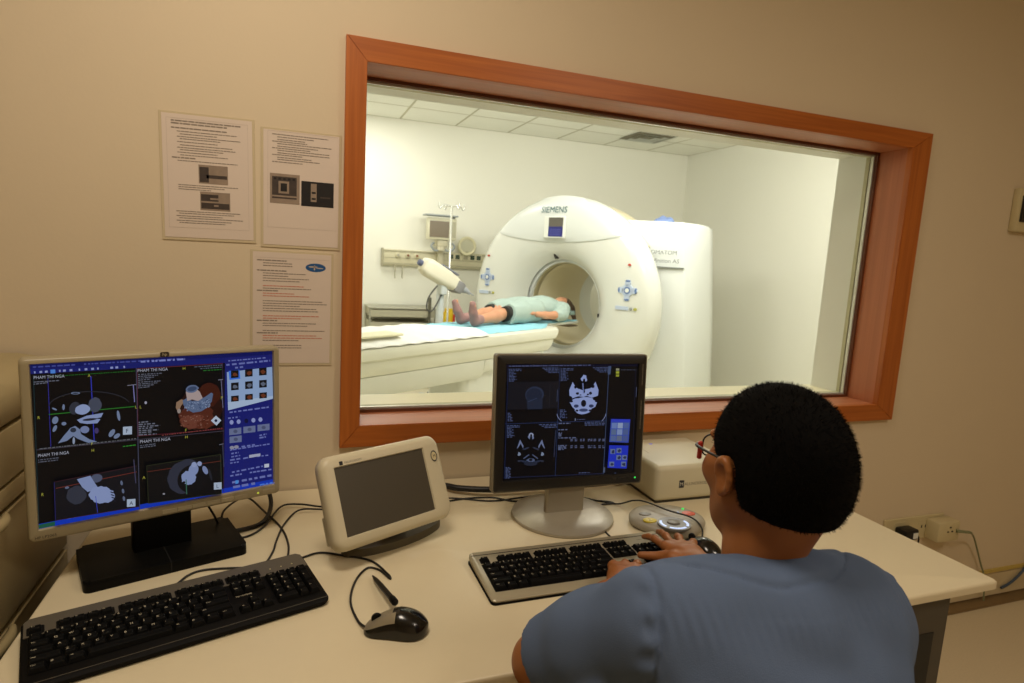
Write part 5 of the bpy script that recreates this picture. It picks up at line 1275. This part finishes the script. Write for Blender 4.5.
bm = bmesh.new(); add_prism(bm, ellipse(.016, .013, 28, px_, py_ + .004), .0308, .0345, bev=.001); obj('centre_button', bm, mat('dark grey button', (118, 114, 104), 0.4), dd, smooth=40)
px_, py_ = loc(.968, -.402); bm = bmesh.new(); add_prism(bm, ellipse(.0035, .003, 12, px_, py_), .026, .0295); obj('green_lamp', bm, glow('green lamp', (60, 230, 90), 1.5), hc)
px_, py_ = loc(.942, -.418); bm = bmesh.new(); add_prism(bm, rrect(.004, .004, .001, 2, px_, py_), .026, .0290); obj('blue_lamp', bm, glow('pale blue lamp', (180, 200, 240), 1.0), hc)

# ================================================================== cables on the desk
m_cbl = mat('black cable', (18, 16, 13), 0.5)
def cable(pts, r, label, z=None, name='cable', m=None, mod=None):
    P = [(p[0], p[1], (p[2] if len(p) > 2 else .75 + r + .0003)) for p in pts]
    P = [(x, y, max(zz, (.7455 if y > -.15 else .75) + r)) if zz < .77 else (x, y, zz) for x, y, zz in P]
    bm = tube(P, r, 10, 8)
    o = obj(name, bm, m or m_cbl, smooth=180); tag(o, label, 'cable'); return o
cable([(-.190, -.250, .86), (-.165, -.235, .80), (-.152, -.210, .757), (-.150, -.167, .775), (-.121, -.085, .770), (-.098, -.080, .766), (-.063, -.134), (-.022, -.236), (-.005, -.330), (-.008, -.415)], .0024, 'thin black cable looping from behind the left monitor to the top of the black keyboard')
cable([(-.222, -.482, .768), (-.205, -.455, .757), (-.189, -.415), (-.160, -.401), (-.100, -.408), (-.072, -.414), (-.050, -.401), (-.036, -.352), (-.030, -.300), (-.015, -.220), (.018, -.146), (.069, -.150), (.13, -.165)], .0022, 'black keyboard cable arching over the grey band towards the touch display')
cable([(-.19, -.262), (-.14, -.262), (-.095, -.268), (-.059, -.222), (-.024, -.115), (.019, -.108), (.069, -.134), (.12, -.15)], .0024, 'thin black cable curving from the left monitor foot to the wall side of the desk')
cable([(-.135, -.238, .885), (-.10, -.17, .86), (-.075, -.10, .82), (-.052, -.10, .785), (-.048, -.14, .760), (-.066, -.21), (-.121, -.240), (-.17, -.238), (-.22, -.225)], .0052, 'thick black video cable hanging from the left monitor')
cable([(-.035, -.395), (-.001, -.396), (.020, -.395), (.060, -.380), (.108, -.405), (.160, -.440), (.186, -.500), (.190, -.521), (.1865, -.517), (.172, -.482), (.149, -.470), (.121, -.516), (.106, -.585), (.113, -.650), (.125, -.683, .757)], .0022, 'black mouse cable bent back sharply beside the pen')
bmc = []
P = [Vector(p) for p in ((.30, -.075, .760), (.397, -.075, .760), (.445, -.105, .760), (.529, -.136, .762), (.672, -.145, .762), (.90, -.148, .762), (1.0, -.04, .762))]
cable(P, .0085, 'thick ribbed black cable lying along the back of the desk')
cable([(.30, -.15), (.380, -.145), (.431, -.157), (.510, -.190), (.595, -.184), (.656, -.180), (.714, -.186), (.739, -.197), (.774, -.226), (.838, -.280, .7525), (.868, -.318, .775), (.880, -.36, .788), (.910, -.42, .787), (.945, -.47, .786), (.955, -.50, .772), (.935, -.53, .760), (.912, -.555, .760)], .0022, 'thin black mouse cable running over the round grey control pad')
cable([(.30, -.175), (.372, -.172), (.444, -.160), (.518, -.168), (.571, -.205), (.644, -.208), (.80, -.25), (.836, -.275), (.794, -.276), (.748, -.300), (.738, -.33), (.738, -.366), (.728, -.42), (.727, -.475), (.725, -.495, .765)], .0022, 'thin black cable from behind the right monitor to the silver keyboard')
# ================================================================== the seated person
m_skin = mat('skin brown', (152, 94, 47), 0.5, bump=.08, bscale=500, var=.05, vscale=30)
m_hairm = mat('black hair', (7, 6, 5), 0.85, spec=.08)
def V3(*a): return np.array(a, float)
# joints in room metres
SL, SR = V3(.418, -1.075, .958), V3(.744, -1.115, .953)            # shoulders
EL, ER = V3(.362, -.895, .797), V3(.868, -.915, .800)              # elbows
WL, WR = V3(.588, -.740, .797), V3(.794, -.706, .801)              # wrists
NB, HC = V3(.590, -1.085, 1.008), V3(.611, -1.056, 1.152)          # base of neck, middle of skull
PEL = V3(.640, -1.260, .555)
yaw = R(-2); FW = V3(math.sin(-yaw), math.cos(yaw), 0); LF = V3(-math.cos(yaw), math.sin(-yaw), 0)   # facing, and his left
UP = V3(0, 0, 1)
def HP(f, l, u): return HC + FW * f + LF * l + UP * u
def torso(S, g=0.0):
    """trunk with g metres added all round (used for skin with g<0 and for the shirt with g>=0)"""
    S.ell((.590, -1.215, .66), (.130 + g, .115 + g, .16 + g), k=.02)
    S.ell((.575, -1.180, .80), (.146 + g, .118 + g, .15 + g), rot=(R(-8), 0, R(-6)), k=.04)
    S.cap(SL + V3(.05, 0, -.012), SR + V3(-.05, 0, -.012), .066 + g, k=.05)
    S.cap((.50, -1.125, .90), (.655, -1.135, .895), .092 + g, k=.05)
    S.ell(PEL + V3(0, .02, .0), (.165 + g, .125 + g, .11 + g), k=.04)
pr = thing('person', 'person with short black hair in a blue scrub top typing at the desk', 'person', (.64, -1.28, 0), 0)
H = .0030
S = SDF((.22, -1.46, .44), (1.08, -.44, 1.32), H)
torso(S, -.010)
# neck and head
S.chain([NB + V3(0, .01, -.04), NB + V3(.004, .014, .03), HP(-.032, 0, -.050)], [.050, .047, .050], k=.014)
S.cap(NB + V3(0, 0, -.05), SL + V3(.06, -.005, .0), .040, .030, k=.03); S.cap(NB + V3(0, -.005, -.035), SR + V3(-.10, -.005, .022), .040, .026, k=.025)
hr_ = Euler((0, 0, yaw)).to_matrix()
S.ell(HP(-.008, 0, .010), (.071, .086, .086), k=.02, mtx=hr_)              # skull
S.ell(HP(.030, 0, -.035), (.060, .060, .078), k=.03, mtx=hr_)              # face
S.ell(HP(.050, 0, -.085), (.036, .036, .030), k=.03, mtx=hr_)              # chin
for s in (-1, 1):
    S.cap(HP(.004, s * .052, -.048), HP(.045, s * .028, -.088), .020, .017, k=.022)     # jaw
    S.ell(HP(.052, s * .045, -.022), (.022, .022, .020), k=.02)                          # cheek bone
    S.ell(HP(.084, s * .031, .008), (.016, .014, .012), k=.008, op='d')                  # eye socket
    S.ell(HP(.067, s * .031, .006), (.012, .012, .012), k=.003)                          # eyeball
    S.cap(HP(.082, s * .012, .024), HP(.070, s * .046, .024), .006, k=.012)              # brow
    S.ell(HP(.094, s * .012, -.034), (.009, .011, .007), k=.006)                         # nostril
    # ear: a rim, a lobe and a hollow
    ec = HP(-.006, s * .0790, -.008); o = V3(0, 0, 0)
    S.ell(ec, (.0065, .015, .026), k=.006, rot=(0, 0, s * R(18)))
    P_ = []
    for a in range(-60, 181, 30): P_.append(ec + LF * s * (.006 + .002 * math.sin(R(a))) + FW * (.0125 * -math.cos(R(a)) - .003) + UP * (.022 * math.sin(R(a))))
    S.chain([p for p in P_], [.0036] * len(P_), k=.006)
    S.ell(ec + UP * -.023 + FW * .004 + LF * s * .002, (.005, .008, .009), k=.006)
    S.ell(ec + LF * s * .012 + FW * .002, (.006, .006, .011), k=.004, op='d')
S.chain([HP(.086, 0, .014), HP(.100, 0, -.012), HP(.108, 0, -.030)], [.008, .010, .012], k=.010)   # nose
S.cap(HP(.088, -.018, -.062), HP(.088, .018, -.062), .008, k=.006); S.cap(HP(.085, -.016, -.070), HP(.085, .016, -.070), .0085, k=.006)
S.cap(HP(.098, -.020, -.0655), HP(.098, .020, -.0655), .003, k=.003, op='d')
# arms
for Sh, El, Wr in ((SL, EL, WL), (SR, ER, WR)):
    S.chain([Sh + V3(0, 0, 0), Sh * .5 + El * .5, El], [.052, .046, .040], k=.03)
    m_ = El * .65 + Wr * .35 + V3(0, 0, -.002)
    S.chain([El, m_, Wr + (El - Wr) * .18, Wr], [.040, .0415, .029, .0255], k=.02)
def hand(W, d, side, palm_up, fingers, thumb, spread=None):
    """W wrist, d palm direction, side = unit vector towards the thumb, fingers = list of (base offset along side, joints), joints absolute"""
    d = d / np.linalg.norm(d); n = V3(0, 0, 1)
    side = side - d * (side @ d); side /= np.linalg.norm(side); n = np.cross(side, d); n = n if n[2] > 0 else -n
    k0 = [W + d * .088 + side * o for o in (.030, .0105, -.0095, -.029)]
    k0[0] = k0[0] - d * .002; k0[3] = k0[3] - d * .012; k0[2] = k0[2] - d * .004
    for j in range(4):
        S.chain([W + side * (.013 - .0085 * j) + n * .001, (W * .45 + k0[j] * .55) + n * .003, k0[j] + n * .002], [.0165, .0135, .0108], k=.012)
    S.ell(W + d * .045 + n * -.003, (.030, .030, .012), k=.014, mtx=Matrix(((side[0], d[0], n[0]), (side[1], d[1], n[1]), (side[2], d[2], n[2]))))
    for j in range(4):
        b = k0[j]; L = (.044, .049, .045, .034)[j]; yaw_, curl = fingers[j]
        a = math.atan2(d[1], d[0]); sg = 1 if np.cross(d, side)[2] > 0 else -1
        dr = V3(math.cos(a + sg * R(yaw_)), math.sin(a + sg * R(yaw_)), 0)
        p = b.copy(); pts = [p]; pit = R(curl[0])
        for q, l in enumerate((L, L * .60, L * .50)):
            v = dr * math.cos(pit) + V3(0, 0, 1) * math.sin(pit); p = p + v * l; pts.append(p); pit += R(curl[q + 1]) if q < 2 else 0
        S.chain(pts, [.0092, .0080, .0073, .0062], k=.0035)
        S.ell(pts[0] + V3(0, 0, .003), (.0105, .0105, .009), k=.006); S.ell(pts[1] + V3(0, 0, .001), (.0092, .0092, .0088), k=.003)
    S.chain([W + d * .012 + side * .016, W + d * .040 + side * .038 - n * .002, thumb[0], thumb[1]], [.017, .0145, .0105, .0078], k=.008)
# right hand reaching over the number keys, fingers spread
dR = V3(.06, .99, 0); hand(WR, dR, V3(-1, 0, 0), 0, [(2, (-4, -10, -12)), (-12, (-2, -8, -10)), (-24, (-4, -12, -14)), (-38, (-8, -16, -16))], (V3(.752, -.640, .792), V3(.716, -.606, .782)))
# left hand resting over the lower keys
dL = V3(.62, .72, 0); hand(WL, dL, V3(1, -.4, 0), 0, [(6, (-14, -24, -20)), (0, (-14, -26, -20)), (-5, (-16, -26, -20)), (-10, (-18, -26, -20))], (V3(.625, -.690, .784), V3(.655, -.672, .777)))
# legs (thighs and shins hidden by the desk) are part of the same body
body = S.obj('body', m_skin, pr, relax=1)
# nails on the visible fingers are too small to show; hair
S = SDF((.48, -1.24, 1.02), (.78, -.90, 1.33), .0030)
S.ell(HP(-.010, 0, .016), (.080, .100, .096), k=.02, mtx=hr_)
S.ell(HP(-.038, 0, -.016), (.068, .060, .062), k=.03, mtx=hr_)
S.ell(HP(-.046, 0, -.045), (.052, .040, .036), k=.02, mtx=hr_)
# cut away the face, round the ears and the nape
S.plane_cut(HP(.062, 0, .055), FW * 1.0 + UP * -.75)
S.plane_cut(HP(.040, 0, -.02), FW * 1.0 + UP * -.10)
for s in (-1, 1):
    S.ell(HP(.010, s * .090, -.050), (.040, .036, .058), k=.012, op='d')
    S.ell(HP(-.006, s * .092, -.008), (.022, .022, .034), k=.006, op='d')
    S.cap(HP(.05, s * .085, -.03), HP(.02, s * .085, -.10), .028, k=.01, op='d')
S.plane_cut(HP(-.06, 0, -.050), -UP + FW * .15)
hair = S.obj('hair', m_hairm, pr, relax=1)
# short bristles all over it
rng = random.Random(11)
me = hair.data; bm = bmesh.new(); hc_ = Vector(HP(-.016, 0, .02)) - pr.location
polys = [p for p in me.polygons]
for _ in range(7500):
    p = polys[rng.randrange(len(polys))]; c = p.center.copy(); n = p.normal.copy()
    if (c - hc_).length < .07 or n.dot(c - hc_) < .02: continue
    dr = (n * .75 + (c - hc_).normalized() * .35 + Vector((rng.uniform(-.22, .22), rng.uniform(-.22, .22), rng.uniform(-.30, .12)))).normalized()
    L = rng.uniform(.002, .0055); t = dr.cross(Vector((rng.uniform(-1, 1), rng.uniform(-1, 1), .3))).normalized() * .00065; b = dr.cross(t).normalized() * .00065; c -= n * .002
    v = [bm.verts.new(c + t), bm.verts.new(c - t * .5 + b * .87), bm.verts.new(c - t * .5 - b * .87), bm.verts.new(c + dr * (L + .002))]
    for q in ((0, 1, 3), (1, 2, 3), (2, 0, 3)): bm.faces.new([v[i] for i in q])
br = obj('hair_bristles', bm, m_hairm, hair)
# glasses with a red frame
m_gl = mat('red glasses frame', (190, 52, 40), 0.3); 
gs = obj('glasses_frame', bmesh.new(), m_black, pr)
bm = bmesh.new()
off = Vector(pr.location)
for s in (-1, 1):
    pts = [Vector(HP(.080 - .004 * abs(c_), s * .034 + .025 * c_ * s, .004 + .016 * s_)) - off for c_, s_ in [(math.copysign(abs(math.cos(a)) ** .6, math.cos(a)), math.copysign(abs(math.sin(a)) ** .6, math.sin(a))) for a in [2 * PI * k / 20 for k in range(21)]]]
    add_tube(bm, pts, .0012, 6, smooth=1)
add_tube(bm, [Vector(HP(.086, -.010, .008)) - off, Vector(HP(.096, 0, .011)) - off, Vector(HP(.086, .010, .008)) - off], .0018, 6)
bm.to_mesh(gs.data); bm.free()
for s in (-1, 1):
    bm = bmesh.new(); P = [Vector(HP(.078, s * .060, .008)) - off, Vector(HP(.068, s * .074, .008)) - off, Vector(HP(.03, s * .081, .010)) - off, Vector(HP(.0, s * .083, .012)) - off]
    add_tube(bm, P, [.0026, .0024, .0018, .0018], 8); obj('glasses_temple', bm, m_black, gs, smooth=60)
    bm = bmesh.new(); add_box(bm, -.003, .003, -.003, .003, -.013, .013, bev=.002, mtx=Matrix.Translation(Vector(HP(.070, s * .067, .000)) - off)); obj('glasses_endpiece', bm, m_gl, gs, smooth=60)
    bm = bmesh.new(); vs = [bm.verts.new(Vector(HP(.0795, s * .034 + .024 * math.cos(a), .004 + .015 * math.sin(a))) - off) for a in [2 * PI * k / 20 for k in range(20)]]; bm.faces.new(vs); obj('lens', bm, glass_mat('spectacle lens'), gs)

# ------------------------------------------------------------------ scrub top
m_cloth = mat('grey blue scrub cotton', (90, 106, 134), 0.85, spec=.2, bump=.25, bscale=700, var=.03, vscale=12)
m_seam = mat('seam thread', (74, 84, 106), 0.9)
S = SDF((.24, -1.48, .46), (1.08, -.80, 1.10), .0035)
torso(S, .010)
S.cap(SL + V3(.02, -.005, .012), (.58, -1.120, .975), .050, .060, k=.04); S.cap(SR + V3(-.02, -.005, .018), (.60, -1.125, .975), .048, .060, k=.04)
S.cap((.50, -1.10, .955), (.68, -1.12, .950), .075, k=.04); S.cap((.49, -1.108, 1.003), (.69, -1.120, .998), .038, k=.03)
ML = SL * .30 + EL * .70; MR = SR * .22 + ER * .78
S.chain([SL + V3(.012, 0, 0), SL * .55 + EL * .45, ML], [.066, .064, .060], k=.035)
S.chain([SR + V3(-.012, 0, 0), SR * .55 + ER * .45, MR], [.054, .052, .052], k=.03)
# hanging hem of the sleeves, open and a little wider
S.cap(ML, ML + (EL - SL) * .10, .060, .064, k=.02); S.cap(MR, MR + (ER - SR) * .10, .056, .060, k=.02)
def seg_d(X, Y, Z, a, b):
    v = b - a; L = v @ v; t = np.clip(((X - a[0]) * v[0] + (Y - a[1]) * v[1] + (Z - a[2]) * v[2]) / L, 0, 1)
    return np.sqrt((X - a[0] - t * v[0]) ** 2 + (Y - a[1] - t * v[1]) ** 2 + (Z - a[2] - t * v[2]) ** 2), t
def folds(d, X, Y, Z):
    # long soft folds: ridges and valleys hanging from the shoulders, plus a little general unevenness
    for a, b, w, h in (((.462, -1.185, .925), (.485, -1.26, .74), .020, -.010), ((.440, -1.160, .900), (.440, -1.25, .72), .018, .008), ((.50, -1.215, .86), (.60, -1.305, .70), .025, -.006),
                       ((.74, -1.185, .935), (.66, -1.29, .84), .020, -.006), ((.77, -1.165, .90), (.72, -1.29, .72), .022, .006), ((.80, -1.125, .945), (.845, -1.13, .86), .012, -.005), ((.775, -1.105, .97), (.86, -1.06, .905), .010, .004),
                       ((.385, -1.13, .92), (.36, -1.04, .78), .016, -.006), ((.365, -1.10, .90), (.335, -.98, .79), .014, .005), ((.41, -1.14, .93), (.40, -1.10, .80), .012, .005), ((.70, -1.15, .955), (.62, -1.25, .88), .016, .004), ((.66, -1.29, .80), (.52, -1.29, .82), .016, .004)):
        a, b = V3(*a), V3(*b); q, t = seg_d(X, Y, Z, a, b); d = d - 3.6 * h * np.exp(-(q / w) ** 2) * np.sin(np.clip(t, .04, .96) * PI)
    d = d + .0016 * np.sin(X * 52 + Z * 31 + 1.3 * np.sin(Y * 30)) * np.sin(Z * 38 + Y * 21 + .7) + .0010 * np.sin(X * 95 - Z * 60 + Y * 40)
    # gathers running down from the neckband across the back
    g = np.exp(-((Z - 1.005) / .018) ** 2) * np.clip((-1.10 - Y) / .03, 0, 1); d = d + .0011 * g * np.sin(X * 520)
    # sunk seams where the sleeves are set in
    for p, n, sd in ((V3(.405, -1.10, .95), V3(.95, -.22, -.10), -1), (V3(.768, -1.12, .94), V3(-.95, -.2, -.12), 1)):
        n = n / np.linalg.norm(n); q = (X - p[0]) * n[0] + (Y - p[1]) * n[1] + (Z - p[2]) * n[2]; d = d + .0048 * np.exp(-(q / .0036) ** 2) + .0022 * np.exp(-((q + .012) / .009) ** 2) * np.sin(Z * 190 + Y * 60)
    # stitched lower edge of the neckband
    q = np.sqrt(((X - .590) * .86) ** 2 + (Y + 1.045) ** 2) - .112; w_ = (Z > .95) * np.clip((-1.06 - Y) / .03, 0, 1); d = d + .0034 * w_ * np.exp(-(q / .0030) ** 2) - .0012 * w_ * (q < 0)
    return d
S.field(folds)
dl = (EL - SL) / np.linalg.norm(EL - SL); S.plane_cut(ML + dl * .022, dl, box=((.24, -1.05, .6), (.46, -.80, .93)))
dr_ = (ER - SR) / np.linalg.norm(ER - SR); S.plane_cut(MR + dr_ * .022, dr_, box=((.80, -1.05, .6), (1.08, -.80, .93)))
# neck opening
S.ell((.583, -1.030, 1.078), (.078, .074, .048), rot=(R(-6), 0, 0), k=.003, op='d')
S.plane_cut((.63, -1.2, .50), (0, 0, -1))
top = S.obj('scrub_top', m_cloth, pr, relax=1)
# trousers
S = SDF((.40, -1.46, .05), (.92, -.55, .66), .006)
S.ell(PEL + V3(0, .02, -.015), (.178, .140, .10), k=.03)
for s in (-1, 1):
    hx = .63 + s * .09; S.chain([(hx, -1.22, .54), (hx + s * .03, -.98, .535), (hx + s * .05, -.80, .525)], [.088, .076, .066], k=.04); S.chain([(hx + s * .05, -.80, .525), (hx + s * .05, -.76, .30), (hx + s * .05, -.78, .09)], [.066, .058, .060], k=.03)
tr = S.obj('trousers', m_cloth, pr, relax=1)
S = SDF((.40, -.90, -.01), (.92, -.50, .16), .005)
for s in (-1, 1):
    hx = .63 + s * .14
    S.chain([(hx, -.80, .045), (hx, -.62, .038)], [.042, .038], k=.01, flat=((0, 0, 1), .9)); S.cap((hx, -.79, .05), (hx, -.78, .11), .040, .038, k=.02)
S.plane_cut((0, 0, .002), (0, 0, -1))
shoe_bm = S.mesh()
for s in (-1, 1):
    V, F = shoe_bm; sel = (V[:, 0] - .63) * s > 0; idx = -np.ones(len(V), int); idx[sel] = np.arange(sel.sum()); Fs = F[sel[F].all(1)]
    me = bpy.data.meshes.new('shoe'); me.from_pydata((V[sel] - np.array(pr.location)).tolist(), [], idx[Fs].tolist()); me.polygons.foreach_set('use_smooth', [True] * len(me.polygons)); me.materials.append(m_black)
    o = bpy.data.objects.new('shoe', me); COL.objects.link(o); o.parent = pr
# stool
st = thing('office_stool', 'round black stool carrying the seated person', 'stool', (.64, -1.27, 0))
bm = bmesh.new(); add_lathe(bm, [(0, .40), (.17, .40), (.19, .415), (.195, .44), (.18, .455), (.10, .46), (0, .458)], 40); obj('seat', bm, m_black, st, smooth=50)
obj('column', lathe([(.025, .08), (.025, .40)], 20), m_chr, st, smooth=40)
for k in range(5):
    a = 2 * PI * k / 5 + .3; c, s = math.cos(a), math.sin(a); obj('leg', tube([(0, 0, .10), (.13 * c, .13 * s, .085), (.27 * c, .27 * s, .065)], [.022, .018, .014]), m_black, st, smooth=180)
    obj('castor', lathe([(0, -.02), (.026, -.02), (.028, 0), (.026, .02), (0, .02)], 16, Matrix.Translation((.27 * c, .27 * s, .028)) @ Matrix.Rotation(a, 4, 'Z') @ Matrix.Rotation(PI / 2, 4, 'X')), m_black, st, smooth=40)

# ================================================================== the patient on the couch
pt = thing('person', 'patient in a pale green gown lying on the couch, head in the scanner ring', 'person', (2.30, 3.465, .864), TANG)
pt.scale = (.90, .90, .92)
m_sk2 = mat('skin tan', (206, 150, 116), 0.55, sss=.05); m_gown = mat('pale green gown', (170, 190, 182), 0.8, bump=.2, bscale=200); m_hr2 = mat('dark brown hair', (70, 54, 40), 0.7)
pw = parent_matrix(pt)
# local axes: x towards the head, y away from the camera, z up from the couch top
class Local(SDF):
    def obj(s, name, m, parent, relax=1):
        V, F = s.mesh(); me = bpy.data.meshes.new(name); me.from_pydata(V.tolist(), [], F.tolist()); me.materials.append(m); me.polygons.foreach_set('use_smooth', [True] * len(me.polygons))
        o = bpy.data.objects.new(name, me); COL.objects.link(o); o.parent = parent; return o
S = Local((-1.50, -.30, 0.0), (.34, .30, .34), .006)
for s in (-1, 1):
    y = s * .060
    S.chain([(-.62, y, .095), (-.90, y + s * .01, .10), (-1.08, y + s * .015, .072), (-1.33, y + s * .02, .052)], [.075, .054, .052, .034], k=.03)       # thigh, knee, calf, ankle
    f = s * .03
    S.chain([(-1.345, y + s * .02, .048), (-1.37, y + s * .02, .042)], [.036, .034], k=.02)
    S.chain([(-1.365, y + s * .02, .05), (-1.405, y + s * .030, .12), (-1.422, y + s * .040, .180)], [.036, .030, .022], k=.012, flat=((1, 0, 0), .8))
    for j in range(5): S.cap((-1.418, y + s * (.020 + .011 * j), .175), (-1.424, y + s * (.020 + .011 * j), .200 - .006 * j), .0085 if j else .011, k=.003)
    # arm: shoulder, elbow out, hand back on the hip
    S.chain([(-.16, s * .165, .11), (-.30, s * .235, .075), (-.42, s * .235, .07)], [.048, .040, .036], k=.02)
    S.chain([(-.42, s * .235, .07), (-.54, s * .225, .075), (-.64, s * .20, .085)], [.036, .033, .026], k=.015)
    S.ell((-.70, s * .185, .095), (.045, .034, .018), k=.01)
    for j in range(4): S.chain([(-.725, s * (.205 - .016 * j), .098), (-.765, s * (.200 - .016 * j), .094), (-.79 + .004 * abs(j - 1), s * (.196 - .015 * j), .084)], [.010, .009, .007], k=.003)
    S.chain([(-.68, s * .17, .10), (-.715, s * .145, .108), (-.745, s * .14, .104)], [.012, .010, .008], k=.004)
S.ell((-.58, 0, .105), (.17, .165, .10), k=.03); S.ell((-.30, 0, .11), (.24, .155, .10), k=.04); S.cap((-.15, -.13, .105), (-.15, .13, .105), .068, k=.04)
S.chain([(-.10, 0, .11), (.0, 0, .105)], [.05, .05], k=.02)
S.ell((.085, 0, .120), (.115, .076, .088), k=.02); S.ell((.035, 0, .155), (.06, .055, .05), k=.02); S.cap((.035, 0, .20), (.055, 0, .203), .011, .009, k=.01); S.cap((.05, 0, .195), (.085, 0, .180), .009, k=.012)
for s in (-1, 1): S.ell((.085, s * .03, .192), (.012, .014, .008), k=.004, op='d'); S.ell((.088, s * .03, .184), (.010, .012, .010), k=.002); S.ell((.09, s * .078, .11), (.026, .008, .018), k=.004)
S.cap((.004, -.018, .186), (.004, .018, .186), .007, k=.005); S.cap((-.005, -.016, .183), (-.005, .016, .183), .0065, k=.005)
S.obj('body', m_sk2, pt)
for s in (-1, 1):
    S = Local((-1.50, -.30, 0.0), (-1.20, .30, .26), .005); y = s * .060
    S.chain([(-1.30, y + s * .02, .055), (-1.37, y + s * .02, .044)], [.041, .040], k=.02); S.chain([(-1.365, y + s * .02, .05), (-1.405, y + s * .030, .12), (-1.425, y + s * .040, .185)], [.040, .036, .028], k=.012)
    S.plane_cut((-1.275, 0, 0), (1, 0, 0)); S.obj('sock', mat('dusty mauve sock', (158, 122, 118), 0.85), pt)
S = Local((-1.04, -.32, 0.004), (.06, .32, .32), .006)
S.ell((-.58, 0, .105), (.20, .200, .122), k=.04); S.ell((-.30, 0, .115), (.24, .175, .116), k=.04); S.cap((-.16, -.14, .098), (-.16, .14, .098), .076, k=.04)
for s in (-1, 1):
    S.chain([(-.55, s * .09, .10), (-.78, s * .10, .098), (-1.0, s * .105, .08)], [.105, .098, .085], k=.04)
    S.chain([(-.15, s * .165, .105), (-.27, s * .235, .075), (-.34, s * .242, .07)], [.072, .060, .058], k=.03)
S.plane_cut((-.965, 0, 0), (-1, 0, .2)); S.plane_cut((-.075, 0, .13), (1, 0, .25), box=((-.15, -.2, 0), (.06, .2, .32)))
S.field(lambda d, X, Y, Z: d + .003 * np.sin(X * 30 + Y * 50) * np.sin(Y * 60 + 1))
S.plane_cut((0, 0, .006), (0, 0, -1))
S.obj('gown', m_gown, pt)
S = Local((-1.06, -.22, 0.004), (-.86, .22, .20), .006)
for s in (-1, 1): S.chain([(-.9, s * .095, .10), (-1.01, s * .092, .085)], [.066, .068], k=.01)
S.plane_cut((-1.0, 0, 0), (-1, 0, .1)); S.obj('shorts', mat('black shorts', (34, 36, 34), 0.8), pt)
S = Local((-.02, -.14, -.16), (.30, .14, .26), .005)
S.ell((.105, 0, .112), (.122, .092, .092), k=.02); S.cap((.03, 0, .245), (.03, 0, .12), .068, k=.02, op='d'); S.plane_cut((.055, 0, .16), (-1, 0, .55))
S.cap((.19, -.05, .09), (.215, -.075, -.005), .038, .020, k=.03); S.cap((.19, .03, .08), (.21, .02, .01), .034, .014, k=.03)
S.obj('hair', m_hr2, pt)
bm = bmesh.new(); add_box(bm, -.15, -.07, -.262, -.20, .06, .10, bev=.01); obj('sleeve_pocket', bm, mat('grey green pocket', (112, 134, 128), 0.8), pt)
# ================================================================== light
def area(name, loc, size, power, col, rot=(0, 0, 0), sy=None):
    l = bpy.data.lights.new(name, 'AREA'); l.energy = power; l.color = col; l.size = size
    if sy: l.shape = 'RECTANGLE'; l.size_y = sy
    o = bpy.data.objects.new(name, l); COL.objects.link(o); o.location = loc; o.rotation_euler = rot
    return o
warm = (1.0, 0.865, 0.71)
area('control_ceiling_lamp', (-0.1, -0.95, 2.66), 0.5, 16.5, warm)
area('control_ceiling_lamp', (1.7, -2.1, 2.66), 0.6, 18.5, warm)
cool = (1.0, 0.985, 0.935)
area('scan_lamp_and_fill', (1.3, 2.3, 2.74), 1.0, 46, cool, (R(32), 0, 0))
area('scan_lamp_and_fill', (3.3, 2.2, 2.74), 1.0, 44, cool, (R(32), R(-10), 0))
area('scan_lamp_and_fill', (0.6, 4.3, 2.78), 0.6, 22, cool)  # added fill near the left, besides the room's own ceiling lamps
l = bpy.data.lights.new('ceiling_omni_fill', 'POINT'); l.energy = 28; l.color = cool; l.shadow_soft_size = 0.25
o = bpy.data.objects.new('ceiling_omni_fill', l); COL.objects.link(o); o.location = (2.2, 1.5, 2.25)  # added omni fill that brightens the scan room ceiling, no fixture hangs here
w = bpy.data.worlds.new('world'); SC.world = w; w.use_nodes = True
w.node_tree.nodes['Background'].inputs[0].default_value = (0.05, 0.045, 0.035, 1); w.node_tree.nodes['Background'].inputs[1].default_value = 0.2
SC.view_settings.view_transform = 'Standard'; SC.view_settings.look = 'None'; SC.view_settings.gamma = 1; SC.view_settings.use_curve_mapping = False
SC.view_settings.exposure = 0.0
SC.cycles.max_bounces = 8; SC.cycles.transparent_max_bounces = 12
